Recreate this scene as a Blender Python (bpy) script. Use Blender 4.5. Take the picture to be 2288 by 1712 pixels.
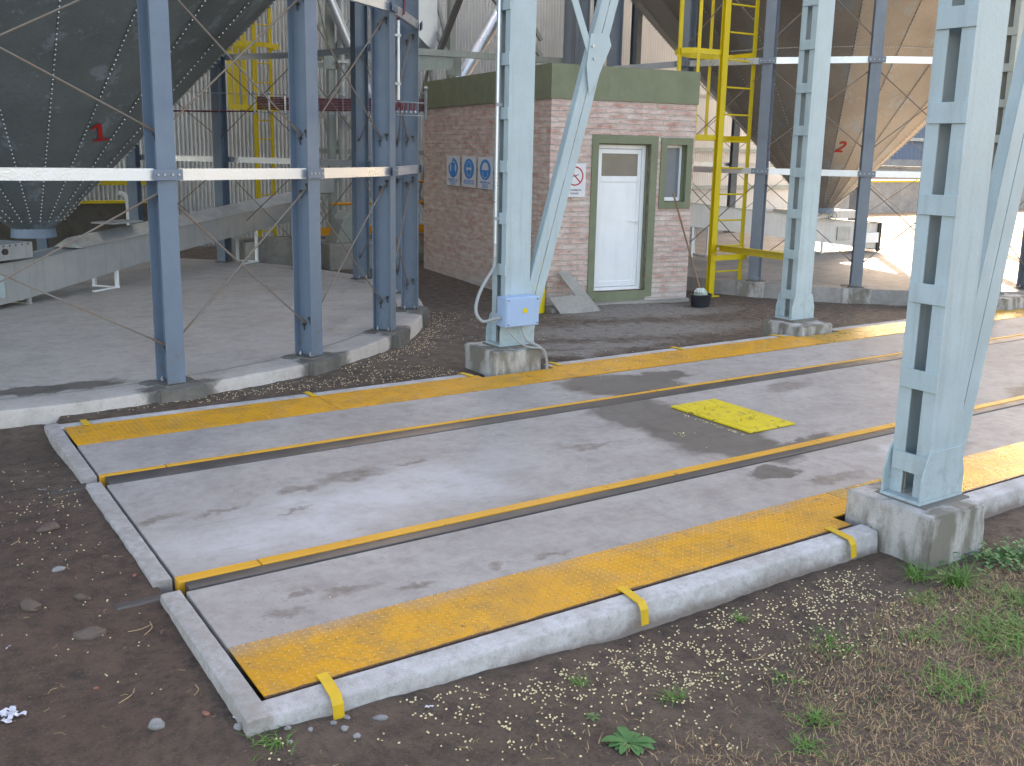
import bpy, bmesh, math, random
from math import radians as Rd, sin, cos, pi
from mathutils import Vector as V, Matrix, noise, bvhtree
random.seed(7)
for o in list(bpy.data.objects): bpy.data.objects.remove(o)
S = bpy.context.scene; C = S.collection
# ------------------------------------------------------------ camera
cd = bpy.data.cameras.new('camera'); cam = bpy.data.objects.new('camera', cd); C.objects.link(cam)
Rr, Ru, Rf = V((0.83350601,-0.55222495,0.0177578)), -V((-0.113831,-0.20308513,-0.97252195)), V((0.54065723,0.8085815,-0.23213299))
CP = V((-1.07045,-3.6211,1.98))
camR, camU, camF = V((.836028,-.548341,.01945)), -V((-.093281,-.176974,-.979785)), V((.540699,.817314,-.199105))
m = Matrix((camR, camU, -camF)).transposed().to_4x4(); m.translation = V((-1.0944,-3.6312,1.9821))
cd.shift_x = .00547; cd.shift_y = -.03253
cam.matrix_world = m
cd.sensor_width = 36; cd.lens = 2194.0/2288*36; cd.clip_start = .05; cd.clip_end = 3000
S.camera = cam
# ------------------------------------------------------------ light
SUN = V((.72,.69,0)).normalized()*cos(Rd(28)); SUN.z = sin(Rd(28))
w = bpy.data.worlds.new('World'); S.world = w; w.use_nodes = True
nt = w.node_tree; bg = nt.nodes['Background']; sky = nt.nodes.new('ShaderNodeTexSky')
sky.sky_type = 'NISHITA'; sky.sun_disc = False; sky.sun_elevation = Rd(28)
sky.sun_rotation = math.atan2(SUN.x, SUN.y); sky.air_density = 1.0; sky.dust_density = 2.2
nt.links.new(sky.outputs[0], bg.inputs[0]); bg.inputs[1].default_value = .15
ld = bpy.data.lights.new('sun', 'SUN'); ld.energy = 4.5; ld.angle = Rd(.5); ld.color = (1,.93,.82)
lo = bpy.data.objects.new('sun', ld); C.objects.link(lo); lo.rotation_euler = (-SUN).to_track_quat('-Z','Y').to_euler()
S.view_settings.view_transform = 'Standard'; S.view_settings.look = 'None'; S.view_settings.gamma = 1
S.view_settings.exposure = 2.35
S.view_settings.use_white_balance = True; S.view_settings.white_balance_temperature = 8700; S.view_settings.white_balance_tint = 16
S.render.engine = 'CYCLES'; S.cycles.max_bounces = 6; S.cycles.use_denoising = True

# ------------------------------------------------------------ helpers
def tag(o, label=None, cat=None, group=None, kind=None):
    if label: o['label'] = label
    if cat: o['category'] = cat
    if group: o['group'] = group
    if kind: o['kind'] = kind
    return o
def empty(name, loc=(0,0,0), rz=0, label=None, cat=None, group=None):
    o = bpy.data.objects.new(name, None); C.objects.link(o); o.location = loc; o.rotation_euler = (0,0,rz)
    o.empty_display_size = .1
    return tag(o, label, cat, group)
class MB:
    def __init__(s): s.v = []; s.f = []
    def add(s, vs, fs):
        n = len(s.v); s.v += [V(p) for p in vs]; s.f += [tuple(i+n for i in f) for f in fs]; return s
    def box(s, x0, x1, y0, y1, z0, z1):
        x0,x1=sorted((x0,x1)); y0,y1=sorted((y0,y1)); z0,z1=sorted((z0,z1))
        return s.add([(x0,y0,z0),(x1,y0,z0),(x1,y1,z0),(x0,y1,z0),(x0,y0,z1),(x1,y0,z1),(x1,y1,z1),(x0,y1,z1)],
            [(0,3,2,1),(4,5,6,7),(0,1,5,4),(1,2,6,5),(2,3,7,6),(3,0,4,7)])
    def bar(s, a, b, w, h, up=(0,0,1), ow=0, oh=0):      # box beam from a to b, w sideways, h along up
        a = V(a); b = V(b); d = (b-a).normalized(); u = V(up)
        if abs(d.dot(u)) > .98: u = V((0,1,0))
        x = d.cross(u).normalized(); u = x.cross(d).normalized(); P = []
        for q in (a, b):
            for i, j in ((-1,-1),(1,-1),(1,1),(-1,1)): P.append(q + x*(ow+i*w/2) + u*(oh+j*h/2))
        return s.add(P, [(0,1,2,3),(7,6,5,4),(0,4,5,1),(1,5,6,2),(2,6,7,3),(3,7,4,0)])
    def prism(s, pts, a, b, up=(0,0,1)):                 # 2-D outline (side, up) swept from a to b
        a = V(a); b = V(b); d = (b-a).normalized(); u = V(up)
        x = d.cross(u).normalized(); u = x.cross(d).normalized(); n = len(pts)
        P = [a+x*p+u*q for p,q in pts] + [b+x*p+u*q for p,q in pts]
        return s.add(P, [tuple(range(n))[::-1], tuple(range(n,2*n))] + [(i,(i+1)%n,(i+1)%n+n,i+n) for i in range(n)])
    def tube(s, pts, r, n=8, cap=True):
        pts = [V(p) for p in pts]; base = len(s.v); F = []; P = []
        ref = V((0,0,1))
        if abs((pts[-1]-pts[0]).normalized().dot(ref)) > .9: ref = V((1,0,.1)).normalized()
        for i, p in enumerate(pts):
            d = (pts[min(i+1,len(pts)-1)]-pts[max(i-1,0)]).normalized()
            x = d.cross(ref)
            if x.length < 1e-4: x = d.orthogonal()
            x.normalize(); y = x.cross(d); rr = r[i] if isinstance(r,(list,tuple)) else r
            P += [p + (x*cos(2*pi*k/n)+y*sin(2*pi*k/n))*rr for k in range(n)]
        for i in range(len(pts)-1):
            for k in range(n): F.append((i*n+k, i*n+(k+1)%n, (i+1)*n+(k+1)%n, (i+1)*n+k))
        if cap: F += [tuple(range(n))[::-1], tuple(range((len(pts)-1)*n, len(pts)*n))]
        return s.add(P, F)
    def ball(s, c, r, n=6, m_=4, sc=(1,1,1), rot=None):
        P = []; c = V(c)
        for i in range(1, m_):
            for k in range(n):
                t = pi*i/m_; f = 2*pi*k/n; q = V((sin(t)*cos(f)*sc[0], sin(t)*sin(f)*sc[1], cos(t)*sc[2]))*r
                P.append(c+(rot@q if rot else q))
        T = V((0,0,r*sc[2])); T = rot@T if rot else T
        P += [c+T, c-T]; a = len(P)-2; b = a+1; F = []
        for k in range(n): F.append((a,k,(k+1)%n)); F.append((b,(m_-2)*n+(k+1)%n,(m_-2)*n+k))
        for i in range(m_-2):
            for k in range(n): F.append((i*n+k,(i+1)*n+k,(i+1)*n+(k+1)%n,i*n+(k+1)%n))
        return s.add(P, F)
    def build(s, name, mat, parent=None, smooth=False, bevel=0, mods=None):
        me = bpy.data.meshes.new(name); off = parent_world(parent)
        me.from_pydata([off@p for p in s.v], [], s.f); me.validate(); me.update()
        o = bpy.data.objects.new(name, me); C.objects.link(o)
        if mat: me.materials.append(mat)
        if parent: o.parent = parent
        if smooth:
            for p in me.polygons: p.use_smooth = True
            me.set_sharp_from_angle(angle=Rd(40))
        if bevel:
            b = o.modifiers.new('bevel','BEVEL'); b.width = bevel; b.segments = 2; b.limit_method = 'ANGLE'
        return o
def local_m(o): return Matrix.Translation(o.location) @ o.rotation_euler.to_matrix().to_4x4()
def parent_world(p):
    m = Matrix.Identity(4)
    while p: m = local_m(p) @ m; p = p.parent
    return m.inverted()
def copy_tree(o, parent=None):
    c = o.copy(); C.objects.link(c); c.parent = parent
    for ch in o.children: copy_tree(ch, c)
    return c
# ---- materials
class NG:
    def __init__(s, name):
        s.m = bpy.data.materials.new(name); s.m.use_nodes = True; s.t = s.m.node_tree
        s.b = s.t.nodes['Principled BSDF']; s.tc = s.t.nodes.new('ShaderNodeTexCoord')
    def n(s, kind, ins=None, **kw):
        x = s.t.nodes.new('ShaderNode'+kind)
        for k, v in kw.items(): setattr(x, k, v)
        for k, v in (ins or {}).items(): s.set(x.inputs[k], v)
        return x
    def set(s, i, v):
        if isinstance(v, bpy.types.NodeSocket): s.t.links.new(v, i)
        elif hasattr(i, 'default_value'):
            if isinstance(v, (tuple, list)) and len(v) == 3 and i.type == 'RGBA': v = (*v, 1)
            i.default_value = v
    def math(s, op, a, b=0, c=0, clamp=False):
        x = s.n('Math', operation=op, use_clamp=clamp); s.set(x.inputs[0], a); s.set(x.inputs[1], b); s.set(x.inputs[2], c); return x.outputs[0]
    def vmath(s, op, a, b=(0,0,0)):
        x = s.n('VectorMath', operation=op); s.set(x.inputs[0], a); s.set(x.inputs[1], b); return x.outputs[0]
    def noise(s, scale, vec=None, detail=4, rough=.6, dist=0, out='Fac'):
        x = s.n('TexNoise', {'Scale':scale,'Detail':detail,'Roughness':rough,'Distortion':dist}); s.set(x.inputs['Vector'], vec or s.tc.outputs['Object']); return x.outputs[out]
    def ramp(s, f, a, b, c0=0, c1=1):
        x = s.n('MapRange', {'Value':f,'From Min':a,'From Max':b,'To Min':c0,'To Max':c1}); return x.outputs[0]
    def mix(s, f, a, b, bt='MIX'):
        x = s.n('Mix', data_type='RGBA', blend_type=bt); s.set(x.inputs[0], f); s.set(x.inputs[6], a); s.set(x.inputs[7], b); return x.outputs[2]
    def bump(s, h, dist=.01, strength=1, prev=None):
        x = s.n('Bump', {'Height':h,'Distance':dist,'Strength':strength})
        if prev: s.set(x.inputs['Normal'], prev)
        s.set(s.b.inputs['Normal'], x.outputs[0]); return x.outputs[0]
    def out(s, col, rough=.6, metal=0, spec=None):
        s.set(s.b.inputs['Base Color'], col); s.set(s.b.inputs['Roughness'], rough); s.set(s.b.inputs['Metallic'], metal)
        if spec is not None: s.set(s.b.inputs['Specular IOR Level'], spec)
        return s.m
    def blobs(s, L, wob=.12, scale=3.0):
        """union of ellipses (x, y, rx, ry, angle) on the ground plane, edges wobbled: real stain outlines"""
        vec = s.tc.outputs['Object']
        d = s.vmath('SUBTRACT', s.noise(scale, detail=5, out='Color'), (.5,.5,.5))
        d = s.vmath('MULTIPLY', d, (wob*2.2, wob*2.2, 0)); p = s.vmath('ADD', vec, d)
        sp = s.n('SeparateXYZ', {0:p}); X, Y = sp.outputs[0], sp.outputs[1]; r = None
        for x, y, rx, ry, a in L:
            a = Rd(a); dx = s.math('SUBTRACT', X, x); dy = s.math('SUBTRACT', Y, y)
            u = s.math('DIVIDE', s.math('ADD', s.math('MULTIPLY', dx, cos(a)), s.math('MULTIPLY', dy, sin(a))), rx)
            q = s.math('DIVIDE', s.math('SUBTRACT', s.math('MULTIPLY', dy, cos(a)), s.math('MULTIPLY', dx, sin(a))), ry)
            e = s.math('SUBTRACT', 1, s.math('SQRT', s.math('ADD', s.math('MULTIPLY', u, u), s.math('MULTIPLY', q, q))))
            r = e if r is None else s.math('MAXIMUM', r, e)
        return r
def paint(name, c, c2=None, rough=.45, dirt=.25, metal=0, scale=4, chip=None, bump=.0006, streak=True, rust=False):
    g = NG(name); c2 = c2 or tuple(x*.7 for x in c)
    n1 = g.noise(scale, detail=6); col = g.mix(g.ramp(n1,.35,.7), c, c2)
    if streak:
        mp = g.n('Mapping', {'Vector':g.tc.outputs['Object'],'Scale':(14,14,1.2)})
        n2 = g.noise(1.0, mp.outputs[0], detail=5); col = g.mix(g.math('MULTIPLY', g.ramp(n2,.5,.78), dirt), col, (.10,.085,.07))
    n3 = g.noise(60, detail=3)
    col = g.mix(g.math('MULTIPLY', g.ramp(n3,.62,.75), dirt), col, (.08,.06,.05))
    if rust:
        sp = g.n('SeparateXYZ', {0:g.tc.outputs['Object']}); n5 = g.noise(11, detail=8, rough=.75); n6 = g.noise(3.2, detail=8, rough=.8)
        col = g.mix(g.math('MULTIPLY', g.ramp(sp.outputs[2],.45,.02), g.ramp(n5,.52,.62,0,.3 if rust=='light' else .7)), col, (.15,.095,.06))
        col = g.mix(g.ramp(n6,.665,.69,0,.6), col, (.13,.09,.065))
        wv = g.noise(1.4, detail=2); col = g.mix(g.ramp(wv,.4,.65,0,.35), col, tuple(x*.80 for x in c))
    if chip:
        n4 = g.noise(9, detail=8, rough=.7); col = g.mix(g.ramp(n4,.66,.69), col, chip)
    g.bump(n3, bump*4, .5)
    return g.out(col, g.ramp(n1,.3,.7,rough-.08,rough+.12), metal)
def concrete(name, a=(.30,.29,.28), b=(.42,.41,.40), stains=None, light=None, wet=None, rough=.8, seams=False, fine=1.0):
    g = NG(name); n1 = g.noise(1.3, detail=8, rough=.65); n2 = g.noise(14, detail=6, rough=.7); n3 = g.noise(180, detail=2)
    col = g.mix(g.ramp(n1,.3,.7), a, b)
    col = g.mix(g.ramp(n2,.45,.8,0,.35), col, tuple(x*.6 for x in a))
    col = g.mix(g.ramp(n3,.35,.7,0,.3), col, tuple(x*.55 for x in a))
    rg = g.ramp(n2,.3,.7,rough-.12,rough+.05)
    n4 = g.noise(4.2, detail=9, rough=.72); col = g.mix(g.ramp(n4,.48,.66,0,.5), col, tuple(x*.60 for x in a)); n11 = g.noise(11, detail=9, rough=.8); col = g.mix(g.ramp(n11,.62,.72,0,.55), col, (.13,.115,.10)); n12 = g.noise(2.2, detail=10, rough=.75); col = g.mix(g.ramp(n12,.52,.62,0,.22), col, (.30,.26,.23)); n6 = g.noise(55, detail=4, rough=.6); col = g.mix(g.ramp(n6,.63,.70,0,.65), col, (.10,.09,.085))
    if light:
        lm = g.math('MULTIPLY', g.ramp(g.blobs(light, .35, 2.2), 0, .6), g.ramp(n4,.35,.6,.15,1)); col = g.mix(g.math('MULTIPLY', lm, .6), col, (.60,.60,.63))
    mpt = g.n('Mapping', {'Vector':g.tc.outputs['Object'],'Scale':(1.2,16,1)}); nt_ = g.noise(1.0, mpt.outputs[0], detail=6, rough=.7); col = g.mix(g.ramp(nt_,.56,.72,0,.3), col, (.17,.155,.14))
    if stains:
        sm = g.ramp(g.blobs(stains, .16, 6), -.25, .45)
        sm = g.math('MULTIPLY', sm, g.ramp(n2,.25,.6,.45,1))
        col = g.mix(g.math('MULTIPLY', sm, .75), col, (.15,.125,.105))
    if wet:
        wm = g.ramp(g.blobs(wet, .20, 4.5), -.02, .22); wm = g.math('MULTIPLY', wm, g.ramp(n4,.3,.6,1,.72))
        col = g.mix(g.math('MULTIPLY', wm, .88), col, (.05,.042,.033))
        rg = g.mix(wm, rg, (.52,.52,.52))
    g.bump(g.math('ADD', g.math('MULTIPLY', n2, .6), g.math('MULTIPLY', n3, .4)), .004*fine, .6)
    return g.out(col, rg, 0, .4)
M = {}
M['dirt'] = None
def mk_dirt():
    g = NG('damp_soil'); n1 = g.noise(.9, detail=8, rough=.65); n2 = g.noise(9, detail=8, rough=.7); n3 = g.noise(90, detail=4, rough=.7)
    col = g.mix(g.ramp(n1,.38,.62), (.128,.088,.066), (.185,.130,.100))
    red = g.ramp(g.blobs([(-.5,.6,.9,1.6,0),(-.8,1.8,.9,1.0,0),(12,8,9,3,0)], .5, 1.2), 0, .5)
    col = g.mix(g.math('MULTIPLY', red, .5), col, (.135,.072,.055))
    yard = g.ramp(g.n('SeparateXYZ', {0:g.tc.outputs['Object']}).outputs[1], 3.9, 4.6); col = g.mix(g.math('MULTIPLY', yard, .65), col, (.21,.165,.135))
    grey = g.ramp(g.blobs([(6.6,5.2,2.1,.6,-10),(7.7,6.2,1.6,.6,-8),(7.8,6.65,1.3,.25,-8),(5.6,4.6,1.2,.25,-10),(5.0,4.3,.8,.25,0)], .35, 3), 0, .5)
    col = g.mix(g.math('MULTIPLY', g.math('MULTIPLY', grey, .9), g.ramp(n2,.3,.55,.25,1)), col, (.44,.41,.385))
    col = g.mix(g.ramp(n2,.45,.68,0,.75), col, (.055,.042,.037))
    col = g.mix(g.ramp(n3,.56,.70,0,.6), col, (.25,.205,.18)); n5 = g.noise(35, detail=6, rough=.7); col = g.mix(g.ramp(n5,.55,.66,0,.55), col, (.05,.04,.035))
    far = g.ramp(g.blobs([(30,16,22,12,0)], 1, .3), 0, .2); col = g.mix(far, col, (.34,.25,.17))
    h = g.math('ADD', g.math('MULTIPLY', n2, 1.0), g.math('MULTIPLY', n3, .35))
    h = g.math('ADD', h, g.math('MULTIPLY', n5, .6)); g.bump(h, .05, 1)
    return g.out(col, g.ramp(n2,.3,.7,.6,.9), 0, .35)
M['dirt'] = mk_dirt()
WET = [(4.35,2.75,.62,.42,-30),(3.85,1.95,.42,.55,-15),(3.95,1.35,.5,.7,-20),(3.9,.85,.32,.36,20),(3.62,.42,.24,.12,0),(4.4,.75,.35,.10,10),(4.9,2.85,.35,.2,0),(7.6,.75,.9,.3,10)]
ST = [(1.30,1.70,.26,.085,4),(.95,1.62,.16,.045,6),(1.75,1.76,.13,.04,0),(.12,1.55,.13,.05,10),(.45,1.50,.16,.03,8),(.80,1.30,.10,.025,15),
      (.30,.17,.10,.045,5),(.60,.225,.14,.05,5),(.915,.115,.09,.035,0),(1.35,.11,.07,.03,0),(1.63,.085,.12,.03,0),(.42,.30,.05,.03,0),(5.6,2.0,.3,.12,15),(3.0,1.45,.2,.05,0),(3.9,.15,.3,.06,0),(5.1,.15,.3,.07,0)]
M['deck'] = concrete('deck_concrete', (.325,.295,.28), (.46,.43,.415), ST, [(1.2,1.25,1.5,.5,8),(.6,1.1,.8,.35,0),(5.0,.35,.9,.12,0)], WET, .62)
def mk_kerb():
    g = NG('kerb_concrete'); n1 = g.noise(3, detail=8, rough=.7); n2 = g.noise(18, detail=8, rough=.75); n3 = g.noise(150, detail=2); sp = g.n('SeparateXYZ', {0:g.tc.outputs['Object']})
    col = g.mix(g.ramp(n1,.35,.65), (.38,.365,.355), (.58,.58,.60)); col = g.mix(g.ramp(n2,.46,.72,0,.6), col, (.24,.22,.20)); col = g.mix(g.ramp(n3,.5,.75,0,.35), col, (.15,.14,.13))
    mud = g.ramp(g.math('ADD', sp.outputs[2], g.math('MULTIPLY', g.math('SUBTRACT', n1, .5), .16)), -.065, -.115)
    col = g.mix(g.math('MULTIPLY', mud, .8), col, (.17,.13,.11)); left = g.ramp(sp.outputs[0], .0, -.04); col = g.mix(g.math('MULTIPLY', left, g.ramp(n2,.3,.6,.3,.7)), col, (.27,.24,.215))
    g.bump(g.math('ADD', n2, g.math('MULTIPLY', n3, .4)), .005, .8); return g.out(col, .85, 0, .3)
M['kerb'] = mk_kerb()
def mk_plinth():
    g = NG('plinth_concrete'); n1 = g.noise(2.6, detail=8, rough=.7); n2 = g.noise(16, detail=7, rough=.7); n3 = g.noise(120, detail=2); mp = g.n('Mapping', {'Vector':g.tc.outputs['Object'],'Scale':(5,5,1.6)}); n4 = g.noise(1, mp.outputs[0], detail=6)
    col = g.mix(g.ramp(n4,.44,.56), (.20,.185,.16), (.46,.45,.44)); col = g.mix(g.ramp(n2,.5,.7,0,.5), col, (.22,.21,.19)); col = g.mix(g.ramp(n1,.6,.66,0,.5), col, (.62,.62,.64)); col = g.mix(g.ramp(n3,.5,.75,0,.3), col, (.15,.14,.13))
    g.bump(g.math('ADD', n2, g.math('MULTIPLY', n3, .4)), .006, .8); return g.out(col, .85, 0, .3)
M['plinth'] = mk_plinth()
PFW = [(-.06+5.15*cos(Rd(-79.2+16.36*k))+.05, 9.17+5.15*sin(Rd(-79.2+16.36*k))-.02, .38, .19, -79.2+16.36*k+90) for k in range(5)]
M['slab'] = concrete('silo_slab_concrete', (.46,.42,.39), (.58,.54,.51), None, None, PFW+[(-.2,4.5,.9,.15,0)], .72)

M['slab2'] = concrete('sunny_slab_concrete', (.25,.235,.225), (.37,.355,.345), rough=.72)
M['mortar_pad'] = concrete('dark_mortar', (.13,.125,.115), (.20,.19,.175), rough=.9)
M['wallc'] = concrete('retaining_wall_concrete', (.10,.09,.08), (.17,.155,.135), rough=.9)
M['wallr'] = concrete('whitewashed_concrete', (.26,.26,.26), (.42,.42,.42), rough=.9)
M['blue'] = paint('steel_blue_paint', (.145,.205,.28), (.118,.175,.245), .40, .2, rust=True)
M['bluegrey'] = paint('blue_grey_paint', (.165,.205,.255), (.135,.17,.215), .42, .2, rust=True)
M['mint'] = paint('pale_green_blue_paint', (.365,.475,.515), (.42,.535,.58), .38, .26, rust='light')
M['mint2'] = paint('grey_green_paint', (.34,.38,.36), (.29,.33,.31), .45, .25)
M['yel'] = paint('ladder_yellow_paint', (.66,.50,.015), (.6,.45,.012), .4, .12)
M['yelstrap'] = paint('strap_yellow_paint', (.72,.45,.02), (.60,.36,.015), .5, .2)
def mk_hatch():
    g = NG('hatch_yellow_paint'); n = g.noise(18, detail=8, rough=.75); n2 = g.noise(6, detail=6)
    col = g.mix(g.ramp(n2,.3,.7), (.72,.56,.02), (.62,.47,.02)); c = g.ramp(g.blobs([(4.41,1.55,.10,.28,0),(4.22,1.42,.04,.24,0),(4.58,1.5,.025,.3,0)], .10, 9), -.5, .1)
    col = g.mix(g.math('MULTIPLY', c, g.ramp(n,.40,.52)), col, (.12,.09,.03)); col = g.mix(g.ramp(n,.57,.62), col, (.20,.15,.03)); g.bump(n, .003, .6); return g.out(col, .5)
M['hatch'] = mk_hatch()
M['drum'] = paint('drum_yellow_paint', (.75,.58,.01), (.65,.5,.01), .35, .1)
M['galv'] = paint('galvanised_strip', (.62,.67,.74), (.72,.76,.82), .32, .08, metal=.75, streak=False)
M['galv2'] = paint('galvanised_dull', (.42,.45,.46), (.32,.35,.36), .42, .2, metal=.45)
M['convey'] = paint('conveyor_grey_metal', (.42,.45,.46), (.36,.39,.41), .45, .22, metal=.3)
M['rod'] = paint('rusty_rod', (.21,.20,.19), (.24,.16,.11), .6, .3, metal=.2)
M['bolt'] = paint('zinc_bolt', (.52,.54,.56), (.36,.37,.39), .35, .1, metal=.6, streak=False)
M['dark'] = paint('dark_steel', (.035,.033,.035), (.05,.045,.04), .5, .1)
M['railsteel'] = paint('rail_steel', (.075,.07,.068), (.12,.105,.10), .42, .3, metal=.35, streak=False)
M['maroon'] = paint('maroon_hose', (.15,.022,.04), (.11,.02,.035), .4, .1)
M['white'] = paint('white_pvc', (.86,.90,.94), (.80,.84,.88), .35, .10)
M['greenp'] = paint('olive_green_plaster', (.21,.235,.155), (.18,.205,.135), .8, .12, bump=.002)
M['signw'] = paint('sign_white', (.72,.73,.76), (.68,.69,.74), .4, .05)
M['signb'] = paint('sign_blue', (.01,.27,.72), (.012,.25,.66), .4, .03)
M['signr'] = paint('sign_red', (.5,.02,.03), (.45,.02,.03), .4, .05)
M['signk'] = paint('sign_ink', (.03,.035,.07), (.04,.04,.08), .5, 0)
M['red'] = paint('red_stencil', (.55,.01,.01), (.45,.01,.01), .6, .1)
M['box'] = paint('box_pale_blue', (.33,.47,.68), (.30,.44,.65), .38, .06)
M['hose'] = paint('grey_conduit', (.33,.35,.36), (.28,.30,.31), .5, .1, streak=False)
M['wood'] = paint('broom_wood', (.30,.17,.10), (.22,.12,.07), .6, .2)
M['cloth'] = paint('mop_cloth', (.62,.70,.66), (.5,.58,.56), .9, .1, bump=.004)
M['black'] = paint('black_plastic', (.012,.015,.022), (.02,.022,.03), .4, .05)
M['orange'] = paint('orange_guard_paint', (.65,.27,.01), (.55,.22,.01), .45, .1)
def mk_tread(name, base, worn, wornamt, scale=29.0, metal=0, rough=.44, bd=.006):
    g = NG(name); sp = g.n('SeparateXYZ', {0:g.tc.outputs['Object']})
    x = g.math('MULTIPLY', sp.outputs[0], scale); y = g.math('MULTIPLY', sp.outputs[1], scale)
    cx_, cy_ = g.math('FLOOR', x), g.math('FLOOR', y)
    fx = g.math('SUBTRACT', g.math('SUBTRACT', x, cx_), .5); fy = g.math('SUBTRACT', g.math('SUBTRACT', y, cy_), .5)
    par = g.math('PINGPONG', g.math('ADD', cx_, cy_), 1)
    a = g.math('MULTIPLY', g.math('ADD', fx, fy), .7071); b = g.math('MULTIPLY', g.math('SUBTRACT', fx, fy), .7071)
    def lerp(p, q): return g.math('ADD', g.math('MULTIPLY', p, g.math('SUBTRACT', 1, par)), g.math('MULTIPLY', q, par))
    u, v_ = lerp(a, b), lerp(b, a)
    e = g.math('ADD', g.math('POWER', g.math('DIVIDE', g.math('ABSOLUTE', u), .40), 2), g.math('POWER', g.math('DIVIDE', g.math('ABSOLUTE', v_), .115), 2))
    lug = g.ramp(e, 1.15, .45)
    n1 = g.noise(1.7, detail=8, rough=.7); n2 = g.noise(22, detail=7, rough=.75); n3 = g.noise(5, detail=8, rough=.7)
    col = g.mix(g.ramp(n1,.35,.65), base, tuple(c*.82 for c in base))
    wm = g.math('MULTIPLY', g.ramp(n3,.50,.66), wornamt)
    col = g.mix(wm, col, worn); n9 = g.noise(2.6, detail=9, rough=.78); col = g.mix(g.ramp(n9,.47,.63,0,.7), col, tuple(c*.42+.04 for c in base)); n10 = g.noise(9, detail=6, rough=.8); col = g.mix(g.ramp(n10,.57,.66,0,.6), col, (.20,.13,.07))
    inn = g.math('MULTIPLY', g.math('MULTIPLY', g.ramp(sp.outputs[1],-.13,-.015), g.ramp(sp.outputs[1],2,1)), g.math('MULTIPLY', g.ramp(g.noise(3.5, detail=7, rough=.7),.40,.62), g.math('SUBTRACT', 1, g.math('MULTIPLY', lug, .7))))
    col = g.mix(g.math('MULTIPLY', inn, .8), col, (.30,.25,.22))
    col = g.mix(g.math('MULTIPLY', lug, g.ramp(n2,.35,.65,.3,.8)), col, (.80,.58,.22))
    col = g.mix(g.ramp(n2,.60,.66,0,.85), col, (.13,.075,.04)); n7 = g.noise(70, detail=3); col = g.mix(g.ramp(n7,.66,.72,0,.7), col, (.14,.08,.04)); n8 = g.noise(1.1, detail=5); col = g.mix(g.ramp(n8,.55,.7,0,.45), col, (.50,.24,.03))
    out_ = g.math('MULTIPLY', g.ramp(g.math('ADD', sp.outputs[1], g.math('MULTIPLY', g.math('SUBTRACT', n3, .5), .05)),-.424,-.432), g.ramp(sp.outputs[1],2,1)); col = g.mix(out_, col, (.10,.055,.035))
    g.bump(g.math('ADD', lug, g.math('MULTIPLY', n2, .15)), bd, 1)
    return g.out(col, g.ramp(n3,.3,.7,rough-.06,rough+.14), metal, .35)
M['tread'] = mk_tread('yellow_tread_plate', (.78,.35,.006), (.56,.31,.09), .65)
M['tread_w'] = mk_tread('glossy_tread_plate', (.70,.38,.03), (.58,.36,.13), .6, metal=.2, rough=.26, bd=.016)
def mk_edge():
    g = NG('yellow_rail_edge'); n1 = g.noise(6, detail=8, rough=.75); n2 = g.noise(2, detail=3)
    col = g.mix(g.ramp(n2,.3,.7), (.72,.36,.03), (.64,.30,.03)); col = g.mix(g.ramp(n1,.60,.68), col, (.12,.07,.03))
    return g.out(col, .45)
M['edge'] = mk_edge()
def mk_cone(name, base, warm, metal=.55):
    g = NG(name); n1 = g.noise(.8, detail=7, rough=.65)
    mp = g.n('Mapping', {'Vector':g.tc.outputs['Object'],'Scale':(2.5,2.5,.9)}); n2 = g.noise(1, mp.outputs[0], detail=8, rough=.75)
    n3 = g.noise(25, detail=4)
    col = g.mix(g.ramp(n1,.3,.7), base, tuple(x*1.5 for x in base))
    col = g.mix(g.ramp(n2,.555,.60,0,.55), col, (.36,.45,.52))
    col = g.mix(g.ramp(n3,.5,.8,0,.4), col, warm)
    g.bump(n2, .006, .4)
    return g.out(col, g.ramp(n1,.3,.7,.34,.5), metal)
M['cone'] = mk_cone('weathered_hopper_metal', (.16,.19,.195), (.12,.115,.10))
M['cone2'] = mk_cone('weathered_hopper_metal_warmlit', (.30,.28,.25), (.30,.23,.16), .8)  # lighter, browner copy of hopper metal; warm bounced sunlight put into its colour
M['litsheet'] = paint('lightened_sheet', (.80,.80,.79), (.72,.72,.72), .5, .08, scale=1.2)  # right part of the zinc wall; reflected brightness put into the colour as white
M['corr'] = paint('corrugated_zinc', (.58,.61,.64), (.50,.53,.56), .42, .3, metal=.3, scale=1.2)
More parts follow.
